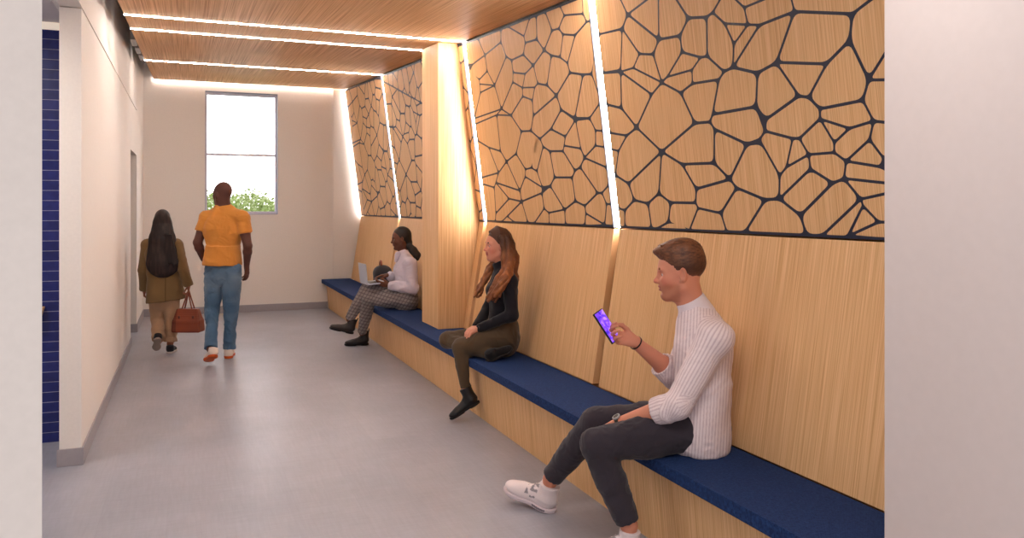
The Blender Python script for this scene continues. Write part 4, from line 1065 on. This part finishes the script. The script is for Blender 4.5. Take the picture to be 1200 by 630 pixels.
# ================= woman with the laptop =================
def woman_laptop():
    Dc = 8.75
    J = lambda x, y, o=0: np.array(at(x, y, D=Dc + o))
    f = np.array([-.973, .232, 0]); l = np.array([-.232, -.973, 0])
    root = empty('person', (2.15, 8.6, 0.45))
    skin, lips = lin(104, 62, 46), lin(120, 56, 52)
    hR = basis(f - .12 * U + .10 * l, U + .12 * f); ho = J(469.5, 279.5); hk = .95
    pel, wai, che, nb = J(476, 351), J(475, 334), J(475, 316), J(473, 298)
    shN, shF = J(481, 309, -.14), J(473, 309, .14)
    elN, wrN = J(484, 338, -.18), J(456, 334, -.12)
    elF, wrF = J(470, 330, .17), J(455, 322, .06)
    hipN, hipF = J(479, 351, -.08), J(476, 351, .08)
    knN, knF = J(433, 349, -.02), J(430, 339, .02)
    anN, anF = J(424, 390, .18), J(409, 374, .10)
    S = Sdf(0.0045)
    head(S, hR, ho, hk, False, neck_to=tuple(nb), neck_r=0.043)
    S.chain([pel, wai, che, J(474, 304)], [.140, .105, .125, .08], side=f, ratio=.72, k=.04)
    for a, b, c in ((shN, elN, wrN), (shF, elF, wrF)):
        S.cap(J(474, 304), a, .05, .045, k=.04); S.chain([a, b, c], [.040, .034, .023], k=.02)
    for a, b, c in ((hipN, knN, anN), (hipF, knF, anF)): S.chain([a, b, c], [.075, .048, .032], k=.03)
    hand(S, frame3(f * 1 + .15 * U + .2 * l * -1, -U * .6 + l * .8, mirror=True), wrN, .95, curls=(.3, .35, .4, .5))
    hand(S, frame3(f * 1 - .05 * U + .15 * l, U), wrF, .95, curls=(.3, .3, .35, .4))
    bench_cut(S)
    sk('body', S.mesh(), M['skin'], root, face_tint(skin, lips, hR, ho, hk))
    eyes(root, hR, ho, hk, lin(30, 18, 14), lin(24, 18, 16), look=(1, 0, -.4))
    S = Sdf(0.005)
    S.chain([J(476, 349), wai, che], [.156, .132, .146], side=f, ratio=.76, k=.04); S.chain([che, J(475, 305)], [.142, .092], side=f, ratio=.74, k=.04)
    S.ell(che + f * .07 + l * .05, (.05, .05, .055), k=.04); S.ell(che + f * .07 - l * .05, (.05, .05, .055), k=.04)
    for a, b, c in ((shN, elN, wrN), (shF, elF, wrF)):
        S.cap(J(475, 305), a, .060, .058, k=.04); S.cap(a, b, .062, .058, k=.03); S.cap(b, b + (c - b) * .8, .058, .050, k=.02); S.cap(b + (c - b) * .8, c, .042, .040, k=.004, flat=True)
    S.cap(J(475, 303), J(471, 293), .072, .056, side=f, ratio=.9, k=.012, flat=True)
    S.cap(J(473, 300), J(470, 289), .046, .052, side=f, ratio=.9, k=.003, flat=True, sub=True)
    S.cap(J(466, 297, -.05), J(464, 306, -.06), .022, .010, k=.004)
    bench_cut(S); VF = S.mesh(); V = folds(VF[0], VF[1], .007, 9, 41); V = folds(V, VF[1], .003, 20, 42)
    sk('blouse', (V, VF[1]), M['cloth'], root, lambda V: cloth_col(lin(204, 194, 208), V, .04))
    S = Sdf(0.005)
    S.chain([pel, J(476, 344)], [.165, .15], side=f, ratio=.80, k=.03)
    for a, b, c in ((hipN, knN, anN), (hipF, knF, anF)):
        S.chain([a, a + (b - a) * .5, b], [.100, .092, .070], k=.03); S.chain([b, b + (c - b) * .5], [.070, .066], k=.02); S.cap(b + (c - b) * .5, b + (c - b) * .97, .066, .050, k=.01, flat=True)
    bench_cut(S); VF = S.mesh(); V = folds(VF[0], VF[1], .003, 14, 43)
    def chk(V):
        a = nrm(f + .3 * U); u = V @ a; v = V @ np.array([0, 0, 1.]) * .5 + V @ l; w = V @ U
        g = np.maximum(np.abs(((u + w * .3) / .036) % 1 - .5), np.abs(((w - .25 * u) / .036) % 1 - .5))
        return lerp(cloth_col(lin(140, 130, 130), V, .12), lin(62, 54, 58), sstep(g, .36, .46) * .8)
    sk('checked_trousers', (V, VF[1]), M['cloth'], root, chk)
    blk = lin(40, 32, 34)
    o = np.array(at(426, 404, Z=0)); shoe(root, basis(f + .12 * l, U), o, .98, 'boot', blk, lin(26, 22, 24), left=True)
    o = J(408, 390, .10); dx = nrm(J(385, 385, .06) - J(411, 391, .1)); shoe(root, basis(dx, U), o, .98, 'boot', blk, lin(26, 22, 24), left=False)
    S = Sdf(0.0045).frame(hR, ho, hk)
    S.ell((-0.022, 0, 0.044), (0.102, 0.082, 0.096), k=.005)
    S.cap((-.05, 0, .02), (-.085, 0, -.055), .070, .045, k=.04)
    S.ell((0.090, 0, -0.020), (0.062, 0.10, 0.088), k=.008, sub=True)
    S.rbox((0.03, 0, -.10), (0.075, .12, .075), .02, k=.01, sub=True)
    S.frame(); S.ell(J(479.5, 288.5), (.042, .036, .036), k=.012); S.chain([J(480, 288.5), J(484, 293), J(488.5, 299), J(489, 303)], [.034, .044, .042, .022], k=.012)
    sk('hair', S.mesh(), M['hair'], root, lin(38, 32, 30))
    tag(root, 'seated woman with tied back dark hair, pale blouse and checked trousers using a laptop', 'person')
    # laptop on her knees
    t = empty('laptop', tuple(J(437, 332)))
    w_ = -l; w_ = nrm(np.array([-.06, 1, 0])); c = J(437.5, 331.5, -.0); bk = nrm(np.array([1, .06, .08])); upd = nrm(U * .98 + f * .10)
    def slabp(o, a, b, n, la, lb, th): 
        p = [o + a * x * la + b * y * lb for x, y in ((-1, 0), (-1, 1), (1, 1), (1, 0))]; return MB().hexa([tuple(q) for q in p] + [tuple(q + n * th) for q in p])
    hinge = c - bk * .10; n1 = nrm(np.cross(w_, bk)); n1 = n1 if n1[2] > 0 else -n1
    bs_ = slabp(hinge, w_, bk, n1, .155, .215, .014).build('laptop_base', M['silver'], t, bevel=.003)
    slabp(hinge + bk * .03 + n1 * .0142, w_, bk, n1, .135, .105, .0015).build('keyboard', M['phone'], bs_)
    n2 = nrm(np.cross(w_, upd)); n2 = n2 if n2 @ f < 0 else -n2
    ld = slabp(hinge - n2 * .006 + n1 * .012, w_, upd, n2, .155, .215, .007).build('laptop_lid', M['silver'], t, bevel=.002)
    slabp(hinge + n1 * .018 + n2 * .0015 + upd * .012, w_, upd, n2, .145, .19, .001).build('screen', M['phone'], ld)
    tag(t, 'open silver laptop resting on the knees of the woman in checked trousers', 'laptop')
    # bag on the bench
    c = np.array([2.13, 9.42, .45]); t = empty('backpack', tuple(c))
    S = Sdf(.006); S.rbox(c + [0, 0, .19], (.105, .10, .19), .08, k=.02); S.ell(c + [0, 0, .35], (.100, .095, .07), k=.05); S.rbox(c + [-.10, -.02, .13], (.05, .07, .09), .035, k=.012)
    S.rbox((c[0], c[1], .2), (.5, .5, .251), .01, sub=True, k=.002)
    sk('bag_body', S.mesh(), M['cloth'], t, lambda V: cloth_col(lin(58, 58, 64), V, .15))
    MB().tube([tuple(c + [-.02 + .0 * a, .045 * math.cos(a), .415 + .055 * math.sin(a)]) for a in np.linspace(0, math.pi, 9)], .012).build('carry_loop', M['brown'], t, smooth=True)
    tag(t, 'dark grey rounded backpack standing on the bench beyond the woman with the laptop', 'bag')
M['silver'] = plain('silver_blue_metal', srgb(190, 196, 214), 0.4, 0.2, var=.02)
M['brown'] = plain('red_brown_leather', srgb(132, 64, 42), 0.45, var=.12, scale=60, bmp=.1)
M['brown_dark'] = plain('dark_red_brown_leather', srgb(92, 40, 28), 0.45, var=.1)
woman_laptop()

# ================= walking woman =================
def woman_walking():
    Dc = 8.6
    J = lambda x, y, o=0: np.array(at(x, y, D=Dc + o))
    f = nrm([0.0, 1, 0]); l = np.array([-1., 0, 0])
    root = empty('person', tuple(at(191, 413, Z=0)))
    skin = lin(150, 92, 68); hR = basis(f, U); ho = J(190.5, 259); hk = .90
    nb = J(190, 277)
    sh = (J(173, 287), J(207, 287)); el = (J(168.5, 316, -.02), J(214, 314, -.03)); wr = (J(169, 339, .05), J(221, 334, .02))
    hp = (J(185, 346), J(200, 346)); kn = (J(184.5, 374, .04), J(202, 373, .03)); an = (J(186, 399, -.14), J(199.5, 402, .02))
    S = Sdf(.0048); head(S, hR, ho, hk, False, neck_to=tuple(nb), neck_r=.043)
    S.chain([J(192, 343), J(191, 318), J(190, 297), J(190, 284)], [.15, .12, .14, .09], side=f, ratio=.68, k=.04)
    for i in (0, 1):
        S.cap(J(190, 284), sh[i], .05, .045, k=.03); S.chain([sh[i], el[i], wr[i]], [.042, .034, .023], k=.02)
        S.chain([hp[i], kn[i], an[i]], [.075, .050, .032], k=.03)
    S.cap(an[0], J(184, 402, -.15), .032, k=.01); S.cap(an[1], J(199.5, 408, .02), .032, k=.01)
    hand(S, frame3(-U + .1 * f, l, mirror=True), wr[0], .85, curls=(.9, 1, 1, 1), thumb=((.04, .035, -.02), (.06, .04, -.035), (.08, .03, -.04)))
    hand(S, frame3(-U + .05 * f, -l * 1), wr[1], .85, curls=(1, 1, 1, 1), thumb=((.04, .035, -.02), (.06, .03, -.035), (.075, .015, -.04)))
    sk('body', S.mesh(), M['skin'], root, skin)
    S = Sdf(.0055)
    hem = J(195, 352)
    S.chain([J(190, 285), J(190, 297), J(191, 318)], [.105, .160, .155], side=f, ratio=.72, k=.04)
    S.cap(J(191, 316), hem, .156, .200, side=f, ratio=.70, k=.03, flat=True)
    for i in (0, 1):
        S.cap(J(190, 285), sh[i], .065, .062, k=.03); S.chain([sh[i], el[i]], [.064, .058], k=.02); S.cap(el[i], wr[i] + (wr[i] - el[i]) * .02, .057, .046, k=.01, flat=True)
    S.cap(J(190, 284), J(190, 275), .075, .06, k=.02)
    VF = S.mesh(); V = folds(VF[0], VF[1], .004, 10, 51)
    V_ = V; seam = J(194, 330)
    sk('jacket', (V, VF[1]), M['cloth'], root, lambda V: lerp(cloth_col(lin(124, 98, 66), V, .1), lin(70, 56, 34), ((np.abs(V[:, 0] - seam[0]) < .006) & (V[:, 2] < .95) & (V[:, 1] < seam[1])) * .6))
    S = Sdf(.0055); S.cap(J(192, 338), J(192, 348), .15, .15, side=f, ratio=.7, k=.03)
    for i in (0, 1):
        m = kn[i] + (an[i] - kn[i]) * .4; e = kn[i] + (an[i] - kn[i]) * .88
        S.chain([hp[i], kn[i]], [.090, .072], k=.025); S.cap(kn[i], m, .070, .066, k=.01); S.cap(m, e, .066, .058, k=.005, flat=True)
        d = nrm(an[i] - kn[i]); S.cap(e - d * .035, e + d * .01, .066, .066, k=.004, flat=True)
    VF = S.mesh(); V = folds(VF[0], VF[1], .005, 11, 53)
    sk('trousers', (V, VF[1]), M['cloth'], root, lambda V: cloth_col(lin(176, 142, 114), V, .06))
    dk, ws = lin(34, 32, 38), lin(150, 136, 128)
    o = np.array(at(184.5, 400, D=8.36)); shoe(root, basis((-.12, .70, -.62), (.05, .62, .72)), o, .86, 'sneaker', lambda V: cloth_col(dk, V, .3), ws, left=True)
    o = np.array(at(199.5, 413.5, Z=0)); shoe(root, basis((.25, 1, 0), U), o, .86, 'sneaker', lambda V: cloth_col(dk, V, .3), lin(196, 182, 176), left=False)
    S = Sdf(.0045).frame(hR, ho, hk); S.ell((-0.018, 0, 0.042), (0.105, 0.088, 0.100), k=.005)
    S.ell((.10, 0, -.02), (.07, .09, .09), k=.01, sub=True); S.frame()
    bk = -f
    S.chain([J(190.5, 262) + bk * .055, J(190.5, 280) + bk * .095], [.098, .130], side=f, ratio=.5, k=.03)
    S.cap(J(190.5, 280) + bk * .095, J(191.5, 306) + bk * .125, .132, .168, side=f, ratio=.32, k=.02)
    r = random.Random(9)
    for i in range(22):
        x = 174.5 + i * 1.6; S.cap(J(190.5 + (x - 191) * .6, 275) + bk * .13, J(x, 309 + r.uniform(-1.5, 3) - abs(x - 191) * .16) + bk * (.16 - .0004 * abs(x - 191) ** 1.5), .012, .010, k=.008)
    sk('hair', S.mesh(), M['hair'], root, lambda V: lerp(np.tile(lin(30, 20, 22), (len(V), 1)), lin(58, 40, 38), np.clip(vnoise(V * np.array([60, 60, 6])), 0, 1)))
    tag(root, 'woman walking away with long straight black hair and an olive brown jacket', 'person')
    # handbag
    hc = wr[1] - U * .060; bc = np.array(at(220.5, 388, D=8.55)); t = empty('handbag', tuple(bc)); a = math.radians(-24)
    ex, ey = np.array([math.cos(a), math.sin(a), 0]), np.array([-math.sin(a), math.cos(a), 0]); B = lambda x, y, z: tuple(bc + ex * x + ey * y + U * z)
    S = Sdf(.004).frame(np.stack([ex, ey, U], 1), bc)
    for z0, z1, w0, w1, d0, d1 in ((.0, .12, .150, .142, .075, .066), (.10, .235, .143, .112, .066, .030)):
        for i in range(6):
            u = (i + .5) / 6; S.rbox((0, 0, z0 + (z1 - z0) * u), (w0 + (w1 - w0) * u, d0 + (d1 - d0) * u, (z1 - z0) / 8), .012, k=.02)
    sk('bag_body', S.mesh(), M['leather'], t, lambda V: lerp(cloth_col(lin(142, 68, 44), V, .12), lin(70, 28, 20), ((V - bc) @ ex < -.10) * .55))
    top = hc - bc
    for s in (-1, 1):
        pts = []
        apex = np.array([top @ ex, top @ ey, top @ U])
        for u in np.linspace(0, 1, 13):
            x = -.075 + .15 * u; q = math.sin(math.pi * u) ** .55
            pts.append(B(x * (1 - q) + (apex[0] + (u - .5) * .03) * q, s * .045 * (1 - q) + (apex[1] + s * .008) * q, .16 * (1 - q) + apex[2] * q))
        MB().tube(pts, .0075, 8).build('handle', M['brown'], t, smooth=True)
    for x in (-.075, .075): MB().box(-.01, .01, -.003, .003, -.0, .07).build('handle_tab', M['brown_dark'], t).matrix_basis = Matrix(((ex[0], ey[0], 0, (ex * x - ey * .052 )[0]), (ex[1], ey[1], 0, (ex * x - ey * .058)[1]), (0, 0, 1, .10), (0, 0, 0, 1))) @ Matrix.Translation(ORG[t.name])
    tag(t, 'reddish brown leather handbag hanging from the hand of the walking woman', 'handbag')
woman_walking()

# ================= walking man =================
def man_walking():
    Dc = 8.25
    J = lambda x, y, o=0: np.array(at(x, y, D=Dc + o))
    f = nrm([0.03, 1, 0]); l = np.array([-1., 0.03, 0])
    root = empty('person', tuple(at(258, 421, Z=0)))
    skin = lin(92, 56, 48); hR = basis((-.62, .78, .02), U); ho = J(260.5, 227.5); hk = 1.0
    nb = J(262, 243)
    sh = (J(242.5, 255), J(283.5, 255)); el = (J(231.5, 284, -.05), J(290.5, 288, -.03)); wr = (J(238, 303, .03), J(289, 311, .06))
    hp = (J(252, 316), J(271, 316)); kn = (J(248.5, 361, .03), J(270.8, 362, .05)); an = (J(247, 409, -.22), J(268.8, 409.5, .07))
    S = Sdf(.0048); head(S, hR, ho, hk, True, neck_to=tuple(nb), neck_r=.060)
    S.chain([J(261, 310), J(261, 290), J(262, 266), J(262.5, 251)], [.15, .13, .17, .11], side=f, ratio=.66, k=.04)
    for i in (0, 1):
        S.cap(J(262, 250), sh[i], .06, .058, k=.03); S.chain([sh[i], sh[i] + (el[i] - sh[i]) * .5, el[i]], [.056, .052, .043], k=.02)
        S.chain([el[i], el[i] + (wr[i] - el[i]) * .3, wr[i]], [.043, .044, .028], k=.015)
        S.chain([hp[i], kn[i], an[i]], [.09, .058, .038], k=.03)
    S.cap(an[0], J(250, 415, -.4), .035, k=.01); S.cap(an[1], J(268.5, 415, .08), .033, .026, k=.01)
    hand(S, frame3(-U * .9 - l * .35 + .2 * f, l, mirror=True), wr[0], .98, curls=(.3, .3, .3, .3))
    hand(S, frame3(-U - .05 * l + .05 * f, -l * .7 + f * -.5), wr[1], 1.0, curls=(.35, .45, .5, .6))
    sk('body', S.mesh(), M['skin'], root, face_tint(skin, lin(110, 60, 56), hR, ho, hk))
    eyes(root, hR, ho, hk, lin(30, 18, 14), lin(26, 18, 16))
    S = Sdf(.005)
    S.chain([J(262.5, 252), J(262, 268), J(261, 290)], [.125, .190, .158], side=f, ratio=.68, k=.04)
    S.cap(J(261, 288), J(260.5, 310), .168, .190, side=f, ratio=.80, k=.02, flat=True)
    for i in (0, 1):
        S.cap(J(262, 250), sh[i], .072, .070, k=.03); e = sh[i] + (el[i] - sh[i]) * .55; S.cap(sh[i], e, .072, .066, k=.02, flat=True); S.ell(sh[i], (.07, .07, .07), k=.02)
    S.cap(J(262, 250), J(261.5, 241), .085, .070, side=f, ratio=.95, k=.02, flat=True)
    VF = S.mesh(); V = folds(VF[0], VF[1], .006, 8, 61); V = folds(V, VF[1], .0025, 20, 62)
    sk('tee_shirt', (V, VF[1]), M['cloth'], root, lambda V: cloth_col(lin(204, 136, 64), V, .06))
    S = Sdf(.005); S.cap(J(261.5, 312), J(261.5, 318), .150, .155, side=f, ratio=.74, k=.03)
    for i in (0, 1):
        m = kn[i] + (an[i] - kn[i]) * .38; e = kn[i] + (an[i] - kn[i]) * .97
        S.chain([hp[i], hp[i] + (kn[i] - hp[i]) * .5, kn[i]], [.102, .092, .073], k=.008); S.cap(kn[i], m, .073, .055, k=.01); S.cap(m, e, .055, .060, k=.005, flat=True)
    VF = S.mesh(); V = folds(VF[0], VF[1], .006, 10, 63); V = folds(V, VF[1], .003, 26, 64)
    kz = [np.array(k) for k in kn]
    def jean(V):
        c = cloth_col(lin(74, 104, 134), V, .15); w = np.exp(-((V[:, 2] - hp[0][2] + .12) / .12) ** 2) * .5 + .35 * np.clip(vnoise(V * 12, 9), 0, 1)
        return lerp(c, lin(142, 162, 180), np.clip(w, 0, 1) * .6)
    sk('jeans', (V, VF[1]), M['cloth'], root, jean)
    wh, og = lin(226, 214, 206), lin(206, 92, 42)
    h0 = np.array(at(251, 418, D=7.74)); t0 = np.array(at(239, 426, Z=0)); dx = nrm(t0 - h0)
    shoe(root, basis(dx, np.array([.1, .3, 1])), h0 + dx * .05, 1.02, 'sneaker', wh, og, left=True)
    o = np.array(at(268, 419, Z=0)); shoe(root, basis((.18, 1, 0), U), o, 1.02, 'sneaker', wh, og, left=False)
    tag(root, 'bald man walking away in an orange tee shirt and faded blue jeans', 'person')
man_walking()

# ------------------------------------------------------------------ outside the window
sbox('ground_outside', plain('meadow', srgb(120, 140, 80), .9, var=.2, scale=2), -30, 30, 13.2, 60, -0.6, -0.5)
def hedge():
    r = random.Random(12); t = empty('hedge', (1.5, 21, -.5)); V = []; F = []
    for i in range(22000):
        x = r.uniform(-5, 9); y = r.uniform(20, 23); top = 1.85 + .10 * math.sin(x * 1.7) + .07 * math.sin(x * 4.3 + 1) + r.uniform(-.1, .1) - abs(y - 21.3) * .12
        z = top - abs(r.gauss(0, .45)); 
        if z < -.5: continue
        s = r.uniform(.03, .08); a, b = r.uniform(0, 6.28), r.uniform(-.9, .9)
        d = Vector((math.cos(a) * math.cos(b), math.sin(a) * math.cos(b), math.sin(b))); w = d.orthogonal().normalized(); w.rotate(Matrix.Rotation(r.uniform(0, 6.28), 3, d)); c = Vector((x, y, z)); n = len(V)
        V += [c - d * s, c + w * s * .45, c + d * s, c - w * s * .45]; F.append((n, n + 1, n + 2, n + 3))
    m = M['leaf'] = plain('haze_paled_leaves', srgb(176, 192, 132), .7, var=.30, scale=3)  # leaf colour paled to carry the outdoor haze and glow
    link('foliage', V, F, m, t)
    S = Sdf(.12)
    for i in range(15): S.ell((-5 + i, 21.6, .4), (.9, .8, 1.2), k=.3)
    sk('hedge_core', S.mesh(), M['cloth'], t, lambda V: cloth_col(lin(150, 172, 104), V, .4))
    tag(t, 'pale green leafy hedge seen outside behind the window', 'hedge'); t['kind'] = 'stuff'
hedge()
